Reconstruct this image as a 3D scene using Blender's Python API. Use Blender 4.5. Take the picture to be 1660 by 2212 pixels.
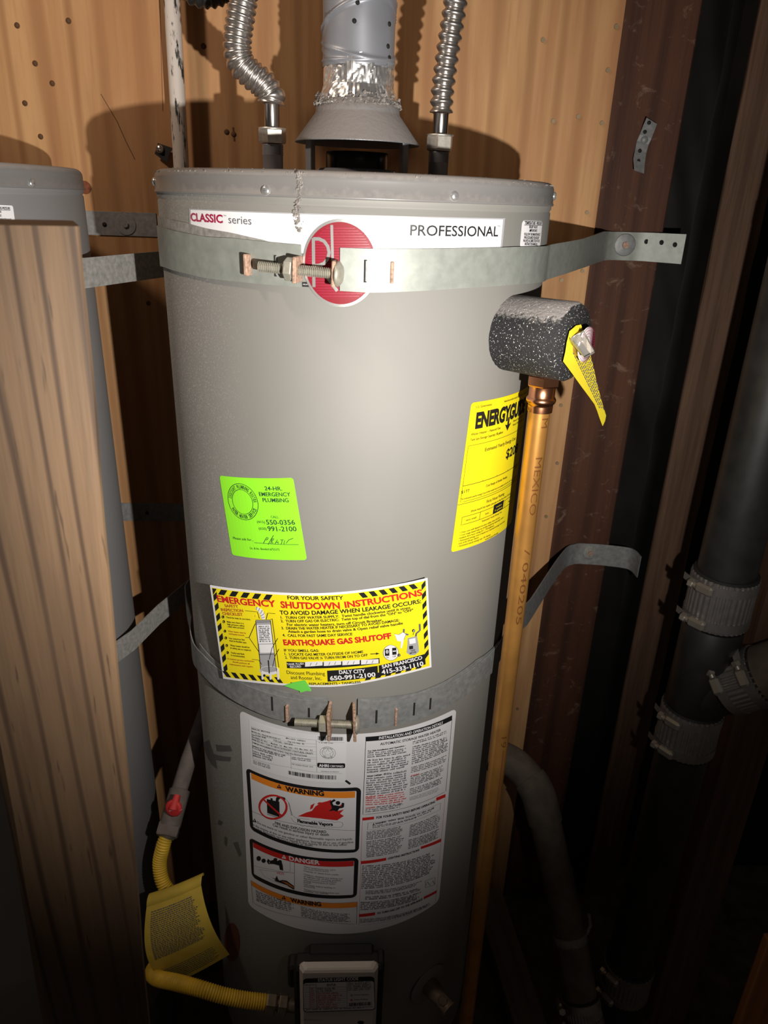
import bpy, math, random
from math import sin, cos, tan, atan2, asin, sqrt, radians, degrees, pi
from mathutils import Vector, Matrix, noise
from mathutils.geometry import tessellate_polygon

random.seed(7)
for o in list(bpy.data.objects):
    bpy.data.objects.remove(o)
scene = bpy.context.scene
COL = scene.collection

# ------------------------------------------------------------------ camera
FPX, IW, IH = 1560.0, 1660.0, 2212.0
CAM = Vector((0.0, -1.05, 1.5))
YAW, PITCH, ROLL = radians(2.8), radians(23.4), radians(2.0)
FW = Vector((sin(YAW) * cos(PITCH), cos(YAW) * cos(PITCH), -sin(PITCH)))
RT0 = Vector((cos(YAW), -sin(YAW), 0))
UP0 = RT0.cross(FW)
RT = RT0 * cos(ROLL) + UP0 * sin(ROLL)
UP = UP0 * cos(ROLL) - RT0 * sin(ROLL)
cam_data = bpy.data.cameras.new('camera')
cam_data.sensor_fit = 'AUTO'
cam_data.sensor_width = 36.0
cam_data.lens = FPX / IH * 36.0
cam_data.clip_start = 0.02
cam_data.dof.use_dof = True
cam_data.dof.focus_distance = 0.95
cam_data.dof.aperture_fstop = 11.0
cam = bpy.data.objects.new('camera', cam_data)
COL.objects.link(cam)
cam.matrix_world = Matrix(((RT.x, UP.x, -FW.x, CAM.x), (RT.y, UP.y, -FW.y, CAM.y),
                           (RT.z, UP.z, -FW.z, CAM.z), (0, 0, 0, 1)))
scene.camera = cam

# ------------------------------------------------------------------ world, light, exposure
world = bpy.data.worlds.new('world')
scene.world = world
world.use_nodes = True
bg = world.node_tree.nodes['Background']
bg.inputs['Color'].default_value = (1.0, 0.82, 0.68, 1)
bg.inputs['Strength'].default_value = 0.03

LIGHT = Vector((0.185, -0.93, 1.385))          # the hand-held torch, below and beside the lens
ld = bpy.data.lights.new('torch', 'SPOT')
ld.energy = 50.0
ld.color = (1.0, 0.95, 0.865)
ld.spot_size = radians(107)
ld.spot_blend = 1.0
ld.shadow_soft_size = 0.006
lo = bpy.data.objects.new('torch', ld)
COL.objects.link(lo)
lo.location = LIGHT
lo.rotation_euler = (Vector((-0.05, 0.0, 1.31)) - LIGHT).to_track_quat('-Z', 'Y').to_euler()

rl = bpy.data.lights.new('room_bulb', 'POINT')      # a weak warm bulb high up behind the camera, to the left
rl.energy = 15.0
rl.color = (1.0, 0.80, 0.62)
rl.shadow_soft_size = 0.05
ro = bpy.data.objects.new('room_bulb', rl)
COL.objects.link(ro)
ro.location = (-0.76, -0.42, 2.25)

vs = scene.view_settings
vs.view_transform = 'Standard'
vs.look = 'None'
vs.exposure = 0.0
vs.gamma = 1.0
vs.use_curve_mapping = False


# ------------------------------------------------------------------ placing: a picture point taken to a real surface
def ray(px, py):
    return (RT * ((px - IW / 2) / FPX) - UP * ((py - IH / 2) / FPX) + FW).normalized()


def at(px, py, Y):
    d = ray(px, py)
    return CAM + d * ((Y - CAM.y) / d.y)


def on_cyl(px, py, R, cx=0.0, cy=0.0):
    """angle (0 faces the camera side, + to the right) and height where the sight line meets an upright cylinder"""
    d = ray(px, py)
    ox, oy = CAM.x - cx, CAM.y - cy
    a = d.x ** 2 + d.y ** 2
    b = 2 * (ox * d.x + oy * d.y)
    c = ox ** 2 + oy ** 2 - R * R
    D = max(b * b - 4 * a * c, 0.0)
    t = (-b - sqrt(D)) / (2 * a)
    p = CAM + d * t
    return atan2(p.x - cx, -(p.y - cy)), p.z


# ------------------------------------------------------------------ materials
def new_mat(name):
    m = bpy.data.materials.new(name)
    m.use_nodes = True
    nt = m.node_tree
    return m, nt, nt.nodes['Principled BSDF']


def plain(name, col, rough=0.5, metal=0.0, spec=0.5, var=0.0, scale=40.0, bump=0.0):
    m, nt, b = new_mat(name)
    b.inputs['Base Color'].default_value = (*col, 1)
    b.inputs['Roughness'].default_value = rough
    b.inputs['Metallic'].default_value = metal
    b.inputs['Specular IOR Level'].default_value = spec
    if var or bump:
        tc = nt.nodes.new('ShaderNodeTexCoord')
        n = nt.nodes.new('ShaderNodeTexNoise')
        n.inputs['Scale'].default_value = scale
        n.inputs['Detail'].default_value = 6
        nt.links.new(tc.outputs['Object'], n.inputs['Vector'])
        if var:
            r = nt.nodes.new('ShaderNodeValToRGB')
            r.color_ramp.elements[0].position = 0.3
            r.color_ramp.elements[1].position = 0.72
            r.color_ramp.elements[0].color = (*[max(0, c * (1 - var)) for c in col], 1)
            r.color_ramp.elements[1].color = (*[min(1, c * (1 + var)) for c in col], 1)
            nt.links.new(n.outputs['Fac'], r.inputs['Fac'])
            nt.links.new(r.outputs['Color'], b.inputs['Base Color'])
        if bump:
            bp = nt.nodes.new('ShaderNodeBump')
            bp.inputs['Strength'].default_value = bump
            bp.inputs['Distance'].default_value = 0.002
            nt.links.new(n.outputs['Fac'], bp.inputs['Height'])
            nt.links.new(bp.outputs['Normal'], b.inputs['Normal'])
    return m


def mixc(nt, fac, a, b):
    n = nt.nodes.new('ShaderNodeMix')
    n.data_type = 'RGBA'
    for sock, v in ((n.inputs[0], fac), (n.inputs[6], a), (n.inputs[7], b)):
        if isinstance(v, (int, float)):
            sock.default_value = v
        elif isinstance(v, tuple):
            sock.default_value = (*v, 1) if len(v) == 3 else v
        else:
            nt.links.new(v, sock)
    return n.outputs[2]


def ramp(nt, src, p0, p1, c0=(0, 0, 0), c1=(1, 1, 1)):
    r = nt.nodes.new('ShaderNodeValToRGB')
    r.color_ramp.elements[0].position = p0
    r.color_ramp.elements[1].position = p1
    r.color_ramp.elements[0].color = (*c0, 1)
    r.color_ramp.elements[1].color = (*c1, 1)
    nt.links.new(src, r.inputs['Fac'])
    return r.outputs['Color']


def tex_noise(nt, scale3, scale=1.0, detail=5.0, rough=0.55, dist=0.0, offset=(0, 0, 0), rot=(0, 0, 0)):
    tc = nt.nodes.new('ShaderNodeTexCoord')
    mp = nt.nodes.new('ShaderNodeMapping')
    mp.inputs['Scale'].default_value = scale3
    mp.inputs['Location'].default_value = offset
    mp.inputs['Rotation'].default_value = rot
    n = nt.nodes.new('ShaderNodeTexNoise')
    n.inputs['Scale'].default_value = scale
    n.inputs['Detail'].default_value = detail
    n.inputs['Roughness'].default_value = rough
    n.inputs['Distortion'].default_value = dist
    nt.links.new(tc.outputs['Object'], mp.inputs['Vector'])
    nt.links.new(mp.outputs['Vector'], n.inputs['Vector'])
    return n.outputs['Fac']


def wood(name, light, mid, dark, fx=14.0, fz=0.7, rough=0.65, band=9.0, bandmix=0.5, bump=0.25, spec=0.3, fine=(180, 180, 5), wd=5.5, r0=0.55):
    """grain runs along the object's z"""
    m, nt, b = new_mat(name)
    b.inputs['Roughness'].default_value = rough
    b.inputs['Specular IOR Level'].default_value = spec
    g = tex_noise(nt, (fx, fx, fz), 1.0, 5, 0.6, 0.6)
    c = mixc(nt, ramp(nt, g, 0.3, 0.72), mid, light)
    # growth rings: a wave bent by noise
    tc = nt.nodes.new('ShaderNodeTexCoord')
    mp = nt.nodes.new('ShaderNodeMapping')
    mp.inputs['Scale'].default_value = (1.0, 1.0, 0.05)
    w = nt.nodes.new('ShaderNodeTexWave')
    w.wave_type = 'BANDS'
    w.bands_direction = 'X'
    w.inputs['Scale'].default_value = band
    w.inputs['Distortion'].default_value = wd
    w.inputs['Detail'].default_value = 2.5
    w.inputs['Detail Scale'].default_value = 1.2
    nt.links.new(tc.outputs['Object'], mp.inputs['Vector'])
    nt.links.new(mp.outputs['Vector'], w.inputs['Vector'])
    wf = ramp(nt, w.outputs['Fac'], r0, 1.0, (0, 0, 0), (bandmix, bandmix, bandmix))
    c = mixc(nt, wf, c, dark)
    f = tex_noise(nt, fine, 1.0, 3, 0.6)
    ff = ramp(nt, f, 0.5, 0.8, (0, 0, 0), (0.35, 0.35, 0.35))
    c = mixc(nt, ff, c, dark)
    nt.links.new(c, b.inputs['Base Color'])
    bp = nt.nodes.new('ShaderNodeBump')
    bp.inputs['Strength'].default_value = bump
    bp.inputs['Distance'].default_value = 0.0015
    nt.links.new(f, bp.inputs['Height'])
    nt.links.new(bp.outputs['Normal'], b.inputs['Normal'])
    return m


def dusty(name, col, dust=(0.36, 0.33, 0.31), rough=0.45, metal=0.0, lo=0.15, hi=0.75, scale=60.0, spec=0.5, amount=1.0, bump=0.0):
    """dust that has settled where the surface looks up, broken by noise"""
    m, nt, b = new_mat(name)
    ge = nt.nodes.new('ShaderNodeNewGeometry')
    sx = nt.nodes.new('ShaderNodeSeparateXYZ')
    nt.links.new(ge.outputs['Normal'], sx.inputs[0])
    n = tex_noise(nt, (scale, scale, scale), 1.0, 6, 0.65)
    ad = nt.nodes.new('ShaderNodeMath')
    ad.operation = 'MULTIPLY_ADD'
    nt.links.new(n, ad.inputs[0])
    ad.inputs[1].default_value = 0.7
    nt.links.new(sx.outputs['Z'], ad.inputs[2])
    f = ramp(nt, ad.outputs[0], lo + 0.25, hi + 0.25, (0, 0, 0), (amount,) * 3)
    nt.links.new(mixc(nt, f, col, dust), b.inputs['Base Color'])
    b.inputs['Metallic'].default_value = metal
    b.inputs['Specular IOR Level'].default_value = spec
    r = nt.nodes.new('ShaderNodeMapRange')
    r.inputs['To Min'].default_value = rough
    r.inputs['To Max'].default_value = 0.95
    nt.links.new(f, r.inputs['Value'])
    nt.links.new(r.outputs[0], b.inputs['Roughness'])
    if metal:
        r2 = nt.nodes.new('ShaderNodeMapRange')
        r2.inputs['To Min'].default_value = metal
        r2.inputs['To Max'].default_value = 0.0
        nt.links.new(f, r2.inputs['Value'])
        nt.links.new(r2.outputs[0], b.inputs['Metallic'])
    if bump:
        bp = nt.nodes.new('ShaderNodeBump')
        bp.inputs['Strength'].default_value = bump
        bp.inputs['Distance'].default_value = 0.002
        nt.links.new(n, bp.inputs['Height'])
        nt.links.new(bp.outputs['Normal'], b.inputs['Normal'])
    return m


def jacket_mat(name, col):
    """grey enamel; a film of dust grains on the flank that faces -x"""
    m, nt, b = new_mat(name)
    ge = nt.nodes.new('ShaderNodeNewGeometry')
    sx = nt.nodes.new('ShaderNodeSeparateXYZ')
    nt.links.new(ge.outputs['Normal'], sx.inputs[0])
    fl = ramp(nt, ramp_in(nt, sx.outputs['X'], -1.0, -0.45), 0.0, 1.0, (1, 1, 1), (0, 0, 0))
    n1 = tex_noise(nt, (520, 520, 520), 1.0, 2, 0.6)
    sp = ramp(nt, n1, 0.56, 0.66)
    mu = nt.nodes.new('ShaderNodeMath')
    mu.operation = 'MULTIPLY'
    nt.links.new(sp, mu.inputs[0])
    nt.links.new(fl, mu.inputs[1])
    big = tex_noise(nt, (3, 3, 2), 1.0, 4, 0.6)
    base = mixc(nt, ramp(nt, big, 0.35, 0.7), tuple(c * 0.94 for c in col), tuple(c * 1.06 for c in col))
    f = nt.nodes.new('ShaderNodeMath')
    f.operation = 'MULTIPLY'
    f.inputs[1].default_value = 0.75
    nt.links.new(mu.outputs[0], f.inputs[0])
    nt.links.new(mixc(nt, f.outputs[0], base, (0.55, 0.53, 0.5)), b.inputs['Base Color'])
    r = nt.nodes.new('ShaderNodeMapRange')
    r.inputs['To Min'].default_value = 0.70
    r.inputs['To Max'].default_value = 0.9
    nt.links.new(fl, r.inputs['Value'])
    nt.links.new(r.outputs[0], b.inputs['Roughness'])
    b.inputs['Specular IOR Level'].default_value = 1.0
    return m


def ramp_in(nt, src, a, b_):
    r = nt.nodes.new('ShaderNodeMapRange')
    r.inputs['From Min'].default_value = a
    r.inputs['From Max'].default_value = b_
    nt.links.new(src, r.inputs['Value'])
    return r.outputs[0]


def flaked(name, paint, under, scale=(60, 60, 12), p=0.42, rough=0.6):
    m, nt, b = new_mat(name)
    n = tex_noise(nt, scale, 1.0, 6, 0.65)
    nt.links.new(mixc(nt, ramp(nt, n, p, p + 0.04), under, paint), b.inputs['Base Color'])
    b.inputs['Roughness'].default_value = rough
    return m


M = {}
M['plywood'] = wood('plywood', (0.62, 0.37, 0.18), (0.40, 0.20, 0.085), (0.27, 0.125, 0.05), fx=13, fz=0.9, band=6, bandmix=0.55, bump=0.15, wd=7, r0=0.6, fine=(120, 120, 7))
_nt = M['plywood'].node_tree
_b = _nt.nodes['Principled BSDF']
_f = ramp(_nt, tex_noise(_nt, (7, 7, 1.6), 1.0, 5, 0.6, 1.2, (1, 5, 3)), 0.42, 0.66, (0, 0, 0), (0.55, 0.55, 0.55))
_nt.links.new(mixc(_nt, _f, _b.inputs['Base Color'].links[0].from_socket, (0.40, 0.185, 0.085)), _b.inputs['Base Color'])
M['stud'] = wood('dark_old_timber', (0.115, 0.045, 0.025), (0.062, 0.024, 0.014), (0.022, 0.010, 0.007), fx=16, fz=1.6, band=5, bandmix=0.5, bump=0.4, rough=0.7)
_nt = M['stud'].node_tree
_b = _nt.nodes['Principled BSDF']
_f = ramp(_nt, tex_noise(_nt, (26, 26, 34), 1.0, 6, 0.7, 0.6), 0.58, 0.70, (0, 0, 0), (0.55, 0.55, 0.55))
_nt.links.new(mixc(_nt, _f, _b.inputs['Base Color'].links[0].from_socket, (0.26, 0.17, 0.12)), _b.inputs['Base Color'])
M['stud_rough'] = wood('rough_sawn_timber', (0.17, 0.10, 0.065), (0.10, 0.055, 0.036), (0.045, 0.024, 0.017), fx=60, fz=4, band=8, bandmix=0.3, bump=0.8, rough=0.8)
M['post'] = wood('weathered_lumber', (0.150, 0.090, 0.050), (0.090, 0.055, 0.031), (0.030, 0.016, 0.010), fx=34, fz=2.6, band=20, bandmix=0.8, bump=0.3, rough=0.65, fine=(170, 170, 8), wd=4.0, r0=0.80)
_nt = M['post'].node_tree
_b = _nt.nodes['Principled BSDF']
_f = ramp(_nt, tex_noise(_nt, (11, 11, 1.3), 1.0, 3, 0.5, 0.4, (3, 1, 2)), 0.52, 0.66, (0, 0, 0), (0.6, 0.6, 0.6))
_c = mixc(_nt, _f, _b.inputs['Base Color'].links[0].from_socket, (0.085, 0.050, 0.030))
_g = ramp(_nt, tex_noise(_nt, (300, 300, 22), 1.0, 2, 0.5, 0.0, (7, 0, 0)), 0.66, 0.72, (0, 0, 0), (0.8, 0.8, 0.8))
_nt.links.new(mixc(_nt, _g, _c, (0.045, 0.026, 0.015)), _b.inputs['Base Color'])
M['plank'] = wood('dusty_plank', (0.22, 0.185, 0.15), (0.14, 0.115, 0.095), (0.07, 0.058, 0.046), fx=20, fz=2, bandmix=0.3)
M['amber_board'] = wood('amber_board', (0.45, 0.20, 0.07), (0.32, 0.13, 0.04), (0.2, 0.08, 0.03), fx=20, fz=2, bandmix=0.4)
M['felt'] = plain('black_building_paper', (0.009, 0.008, 0.0075), 0.75, spec=0.25, var=0.5, scale=6, bump=0.9)
M['dirt'] = plain('dirt_floor', (0.10, 0.086, 0.072), 0.95, var=0.6, scale=25, bump=1.0)
M['jacket'] = jacket_mat('grey_enamel', (0.208, 0.202, 0.190))
M['jacket2'] = jacket_mat('grey_enamel_neighbour', (0.20, 0.194, 0.20))
M['lid'] = dusty('grey_enamel_lid', (0.185, 0.18, 0.180), dust=(0.25, 0.225, 0.215), rough=0.33, lo=0.35, hi=0.8, scale=120)
M['dust'] = plain('dust_fluff', (0.29, 0.265, 0.25), 1.0, spec=0.1, var=0.3, scale=300)
M['galv'] = plain('galvanised_steel', (0.265, 0.282, 0.262), 0.5, 0.2, spec=0.4, var=0.12, scale=90, bump=0.06)
M['galv_dull'] = plain('dull_galvanised_steel', (0.27, 0.275, 0.28), 0.6, 0.35, var=0.2, scale=120, bump=0.15)
M['galv_dusty'] = plain('dusty_galvanised_steel', (0.27, 0.262, 0.25), 0.8, 0.1, var=0.25, scale=160, bump=0.3)
M['chrome'] = plain('bright_steel', (0.72, 0.70, 0.70), 0.2, 1.0)
M['flex'] = plain('corrugated_stainless', (0.60, 0.57, 0.55), 0.3, 0.95)
M['flex_dark'] = plain('dark_corrugated_tube', (0.05, 0.05, 0.05), 0.4, 0.6)
M['nut'] = plain('plated_hex_nut', (0.66, 0.62, 0.57), 0.42, 0.85, var=0.15, scale=200)
M['nipple'] = plain('dark_steel_nipple', (0.34, 0.34, 0.37), 0.38, 0.5)
M['bolt'] = plain('zinc_bolt', (0.42, 0.40, 0.34), 0.45, 0.5, var=0.15, scale=200)
M['rust'] = plain('rusty_edge', (0.42, 0.27, 0.20), 0.8, 0.1, var=0.5, scale=300)
M['black_steel'] = plain('black_flue_ring', (0.012, 0.012, 0.014), 0.25, 0.0)
M['hood'] = dusty('draft_hood_steel', (0.24, 0.25, 0.27), dust=(0.215, 0.193, 0.187), rough=0.4, metal=0.5, lo=0.0, hi=0.45, scale=150, bump=0.5)
M['hood_leg'] = plain('draft_hood_leg_steel', (0.30, 0.31, 0.345), 0.5, 0.15)
M['duct'] = plain('grey_vent_duct', (0.285, 0.295, 0.335), 0.42, 0.4, var=0.08, scale=20)
M['foil'] = plain('foil_tape', (0.88, 0.87, 0.88), 0.32, 0.92)
M['dark'] = plain('dark_hole', (0.01, 0.01, 0.01), 0.8)
M['white'] = plain('white_label', (0.75, 0.74, 0.78), 0.38)
M['white2'] = plain('white_plate', (0.80, 0.80, 0.84), 0.3)
M['whitebox'] = plain('white_plastic_box', (0.62, 0.58, 0.55), 0.45)
M['black'] = plain('black_print', (0.012, 0.012, 0.014), 0.45)
M['grey_print'] = plain('grey_print', (0.11, 0.11, 0.125), 0.5)
M['mid_print'] = plain('light_grey_print', (0.34, 0.34, 0.36), 0.5)
M['red'] = plain('red_print', (0.58, 0.022, 0.02), 0.4)
M['pink'] = plain('small_red_print', (0.62, 0.14, 0.15), 0.5)
M['maroon'] = plain('maroon_print', (0.36, 0.012, 0.06), 0.4)
M['brown_print'] = plain('brown_print', (0.45, 0.12, 0.02), 0.5)
M['orange'] = plain('orange_print', (0.85, 0.26, 0.025), 0.4)
M['yellow'] = plain('yellow_label', (0.86, 0.72, 0.015), 0.38)
M['yellow_tag'] = plain('yellow_tag', (0.80, 0.64, 0.03), 0.6)
M['old_tag'] = plain('old_yellow_tag', (0.62, 0.45, 0.06), 0.8, var=0.2, scale=18)
M['green'] = plain('green_sticker', (0.30, 0.90, 0.03), 0.5)
M['green_ink'] = plain('dark_green_print', (0.02, 0.06, 0.035), 0.5)
M['green_scrap'] = plain('green_scrap', (0.16, 0.68, 0.09), 0.5)
M['logo_red'] = plain('red_foil_badge', (0.22, 0.004, 0.016), 0.5, 0.0, 0.3)
M['silver'] = plain('silver_badge', (0.74, 0.74, 0.74), 0.25, 0.8)
M['foam'] = dusty('black_foam', (0.016, 0.016, 0.018), dust=(0.26, 0.24, 0.235), rough=0.7, lo=0.62, hi=1.15, scale=240, bump=1.0)
_nt = M['foam'].node_tree
_sp = ramp(_nt, tex_noise(_nt, (620, 620, 620), 1.0, 1, 0.5), 0.67, 0.71)
_b = _nt.nodes['Principled BSDF']
_nt.links.new(mixc(_nt, _sp, _b.inputs['Base Color'].links[0].from_socket, (0.75, 0.73, 0.72)), _b.inputs['Base Color'])
M['copper_new'] = plain('bright_copper', (0.80, 0.36, 0.20), 0.25, 1.0)
M['copper'] = plain('oxidised_copper', (0.68, 0.33, 0.085), 0.36, 0.72, var=0.14, scale=30)
M['copper_ink'] = plain('copper_stamp', (0.20, 0.075, 0.02), 0.5, 0.5)
M['brass'] = plain('brass', (0.62, 0.43, 0.16), 0.4, 0.9)
M['lever'] = plain('grey_lever', (0.40, 0.39, 0.37), 0.4, 0.6)
M['pvc'] = plain('black_abs_pipe', (0.020, 0.0205, 0.0215), 0.45, spec=0.7, var=0.35, scale=30)
M['shield'] = plain('coupling_shield_steel', (0.27, 0.25, 0.25), 0.42, 0.6, var=0.12, scale=80)
M['clamp'] = plain('clamp_steel', (0.42, 0.385, 0.34), 0.38, 0.7)
M['rubber'] = plain('rubber_sleeve', (0.015, 0.015, 0.015), 0.7)
M['dust_pipe'] = plain('dust_covered_pipe', (0.135, 0.108, 0.088), 0.9, var=0.3, scale=30, bump=0.3)
M['white_pipe'] = flaked('flaking_white_paint', (0.60, 0.54, 0.50), (0.02, 0.02, 0.02))
M['gas_pipe'] = plain('dusty_gas_pipe', (0.16, 0.13, 0.115), 0.8, var=0.2, scale=60)
M['valve_red'] = flaked('chipped_red_handle', (0.55, 0.03, 0.03), (0.6, 0.55, 0.5), (90, 90, 90), 0.36)
M['yellow_hose'] = plain('yellow_gas_hose', (0.70, 0.45, 0.035), 0.55, var=0.2, scale=40)
M['gas_black'] = plain('black_bracket', (0.012, 0.011, 0.011), 0.5)
M['gas_fitting'] = plain('gas_fitting', (0.20, 0.17, 0.13), 0.45, 0.6, var=0.3, scale=90)
M['drain'] = plain('drain_valve', (0.16, 0.12, 0.09), 0.5, 0.2, var=0.2, scale=80)
M['russet_mark'] = plain('russet_mark', (0.16, 0.045, 0.02), 0.8)
M['scuff'] = plain('dark_scuff', (0.10, 0.098, 0.098), 0.5)
M['knot'] = plain('dark_plug', (0.11, 0.05, 0.02), 0.8)
M['plug'] = plain('russet_wood_plug', (0.17, 0.045, 0.015), 0.6, var=0.4, scale=200)
M['nail'] = plain('nail_head', (0.30, 0.22, 0.13), 0.5, 0.3)
M['pad'] = plain('concrete_pad', (0.12, 0.115, 0.11), 0.9, var=0.3, scale=20)

# ------------------------------------------------------------------ mesh building
WORLD_LOC = {}


def tag(o, label=None, cat=None, group=None, kind=None):
    if label:
        o['label'] = label
    if cat:
        o['category'] = cat
    if group:
        o['group'] = group
    if kind:
        o['kind'] = kind
    return o


def empty(name, loc, label=None, cat=None, group=None, kind=None):
    o = bpy.data.objects.new(name, None)
    COL.objects.link(o)
    o.location = loc
    o.empty_display_size = 0.05
    WORLD_LOC[o.name] = Vector(loc)
    return tag(o, label, cat, group, kind)


def frame_of(d):
    d = d.normalized()
    a = Vector((0, 0, 1)) if abs(d.z) < 0.9 else Vector((0, 1, 0))
    u = a.cross(d).normalized()
    return u, d.cross(u).normalized(), d


class MB:
    def __init__(s):
        s.v, s.f, s.m, s.sm = [], [], [], []

    def face(s, idx, mat=0, smooth=False):
        s.f.append(tuple(idx))
        s.m.append(mat)
        s.sm.append(smooth)

    def quadgrid(s, rows, mat=0, smooth=True, close_u=False, close_v=False):
        b = len(s.v)
        nr, nc = len(rows), len(rows[0])
        for r in rows:
            s.v.extend(tuple(p) for p in r)
        for i in range(nr if close_v else nr - 1):
            for j in range(nc if close_u else nc - 1):
                i2, j2 = (i + 1) % nr, (j + 1) % nc
                s.face((b + i * nc + j, b + i * nc + j2, b + i2 * nc + j2, b + i2 * nc + j), mat, smooth)
        return s

    def cap(s, pts, mat=0):
        b = len(s.v)
        s.v.extend(tuple(p) for p in pts)
        s.face(range(b, b + len(pts)), mat)

    def box(s, c, size, rot=None, mat=0, bev=0.0):
        c = Vector(c)
        h = Vector(size) / 2
        R = rot or Matrix.Identity(3)
        e = min(bev, h.x * 0.9, h.y * 0.9, h.z * 0.9)
        if e <= 0:
            vs_ = [c + R @ Vector((sx * h.x, sy * h.y, sz * h.z)) for sz in (-1, 1) for sx, sy in ((-1, -1), (1, -1), (1, 1), (-1, 1))]
            b = len(s.v)
            s.v.extend(tuple(p) for p in vs_)
            for q in ((0, 3, 2, 1), (4, 5, 6, 7), (0, 1, 5, 4), (1, 2, 6, 5), (2, 3, 7, 6), (3, 0, 4, 7)):
                s.face([b + i for i in q], mat)
            return s
        # chamfered box: 24 corner points
        b = len(s.v)
        ids = {}
        for sx in (-1, 1):
            for sy in (-1, 1):
                for sz in (-1, 1):
                    for ax in range(3):
                        p = [sx * h.x, sy * h.y, sz * h.z]
                        for k in range(3):
                            if k != ax:
                                p[k] -= (sx, sy, sz)[k] * e
                        ids[(sx, sy, sz, ax)] = len(s.v)
                        s.v.append(tuple(c + R @ Vector(p)))
        for ax in range(3):
            o1, o2 = [k for k in range(3) if k != ax]
            for sg in (-1, 1):
                def key(a, b_):
                    t = [0, 0, 0]
                    t[ax], t[o1], t[o2] = sg, a, b_
                    return (*t, ax)
                s.face([ids[key(-1, -1)], ids[key(1, -1)], ids[key(1, 1)], ids[key(-1, 1)]], mat)
            for a in (-1, 1):
                for b_ in (-1, 1):
                    def k2(sg, which):
                        t = [0, 0, 0]
                        t[ax], t[o1], t[o2] = sg, a, b_
                        return (*t, which)
                    s.face([ids[k2(-1, o1)], ids[k2(1, o1)], ids[k2(1, o2)], ids[k2(-1, o2)]], mat)
        for sx in (-1, 1):
            for sy in (-1, 1):
                for sz in (-1, 1):
                    s.face([ids[(sx, sy, sz, k)] for k in range(3)], mat)
        return s

    def lathe(s, prof, c=(0, 0, 0), axis=(0, 0, 1), seg=48, mat=0, smooth=True, caps=True, fn=None):
        """prof: (radius, height) pairs along the axis"""
        c = Vector(c)
        u, w, d = frame_of(Vector(axis))
        rows = []
        for r, h in prof:
            row = []
            for i in range(seg):
                a = 2 * pi * i / seg
                rr = r + (fn(a, h) if fn else 0)
                row.append(c + d * h + (u * cos(a) + w * sin(a)) * rr)
            rows.append(row)
        s.quadgrid(rows, mat, smooth, close_u=True)
        if caps:
            if prof[0][0] > 1e-6:
                s.cap(rows[0][::-1], mat)
            if prof[-1][0] > 1e-6:
                s.cap(rows[-1], mat)
        return s

    def tube(s, pts, rad, seg=16, mat=0, smooth=True, caps=True):
        """pts: centre line; rad: number or list"""
        pts = [Vector(p) for p in pts]
        n = len(pts)
        rads = rad if isinstance(rad, (list, tuple)) else [rad] * n
        tang = []
        for i in range(n):
            a = pts[max(i - 1, 0)]
            b = pts[min(i + 1, n - 1)]
            tang.append((b - a).normalized())
        u, w, d = frame_of(tang[0])
        rows = []
        for i in range(n):
            t = tang[i]
            u = (u - t * u.dot(t)).normalized()
            w = t.cross(u)
            rows.append([pts[i] + (u * cos(2 * pi * k / seg) + w * sin(2 * pi * k / seg)) * rads[i] for k in range(seg)])
        s.quadgrid(rows, mat, smooth, close_u=True)
        if caps:
            s.cap(rows[0][::-1], mat)
            s.cap(rows[-1], mat)
        return s

    def prism(s, poly, d, mat=0):
        """flat polygon (3D points) pushed along d"""
        d = Vector(d)
        a = [Vector(p) for p in poly]
        b = [p + d for p in a]
        n = len(a)
        s.cap(a[::-1], mat)
        s.cap(b, mat)
        for i in range(n):
            j = (i + 1) % n
            k = len(s.v)
            s.v.extend(tuple(p) for p in (a[i], a[j], b[j], b[i]))
            s.face((k, k + 1, k + 2, k + 3), mat)
        return s

    def hexnut(s, c, axis, r, h, mat=0):
        u, w, d = frame_of(Vector(axis))
        c = Vector(c)
        rows = []
        for hh, rr in ((0, r * 0.93), (h * 0.12, r), (h * 0.88, r), (h, r * 0.93)):
            rows.append([c + d * hh + (u * cos(pi / 3 * k + .3) + w * sin(pi / 3 * k + .3)) * rr for k in range(6)])
        s.quadgrid(rows, mat, False, close_u=True)
        s.cap(rows[0][::-1], mat)
        s.cap(rows[-1], mat)
        return s

    def strip(s, path, z0, z1, th, mat=0, nz=1):
        """upright band: path of (x, y), z0/z1 lists of lower/upper edge, thickness to the path's left"""
        n = len(path)
        P = [Vector((p[0], p[1], 0)) for p in path]
        nr = []
        for i in range(n):
            t = (P[min(i + 1, n - 1)] - P[max(i - 1, 0)]).normalized()
            nr.append(Vector((t.y, -t.x, 0)))
        def row(off, zl):
            return [Vector((P[i].x, P[i].y, zl[i])) + nr[i] * off for i in range(n)]
        rows = [row(0, z0), row(th, z0), row(th, z1), row(0, z1)]
        s.quadgrid([rows[1], rows[2]], mat, True)
        s.quadgrid([rows[3], rows[0]], mat, True)
        s.quadgrid([rows[0], rows[1]], mat, True)
        s.quadgrid([rows[2], rows[3]], mat, True)
        s.cap([rows[k][0] for k in range(4)], mat)
        s.cap([rows[k][-1] for k in range(4)], mat)
        return s

    def build(s, name, mats, parent=None, label=None, cat=None, group=None, kind=None, origin=None):
        if not isinstance(mats, (list, tuple)):
            mats = [mats]
        xs = [p[0] for p in s.v]
        ys = [p[1] for p in s.v]
        zs = [p[2] for p in s.v]
        o0 = Vector(origin) if origin is not None else Vector(((min(xs) + max(xs)) / 2, (min(ys) + max(ys)) / 2, min(zs)))
        me = bpy.data.meshes.new(name)
        me.from_pydata([(p[0] - o0.x, p[1] - o0.y, p[2] - o0.z) for p in s.v], [], s.f)
        for m in mats:
            me.materials.append(M[m] if isinstance(m, str) else m)
        me.polygons.foreach_set('material_index', s.m)
        me.polygons.foreach_set('use_smooth', s.sm)
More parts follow.
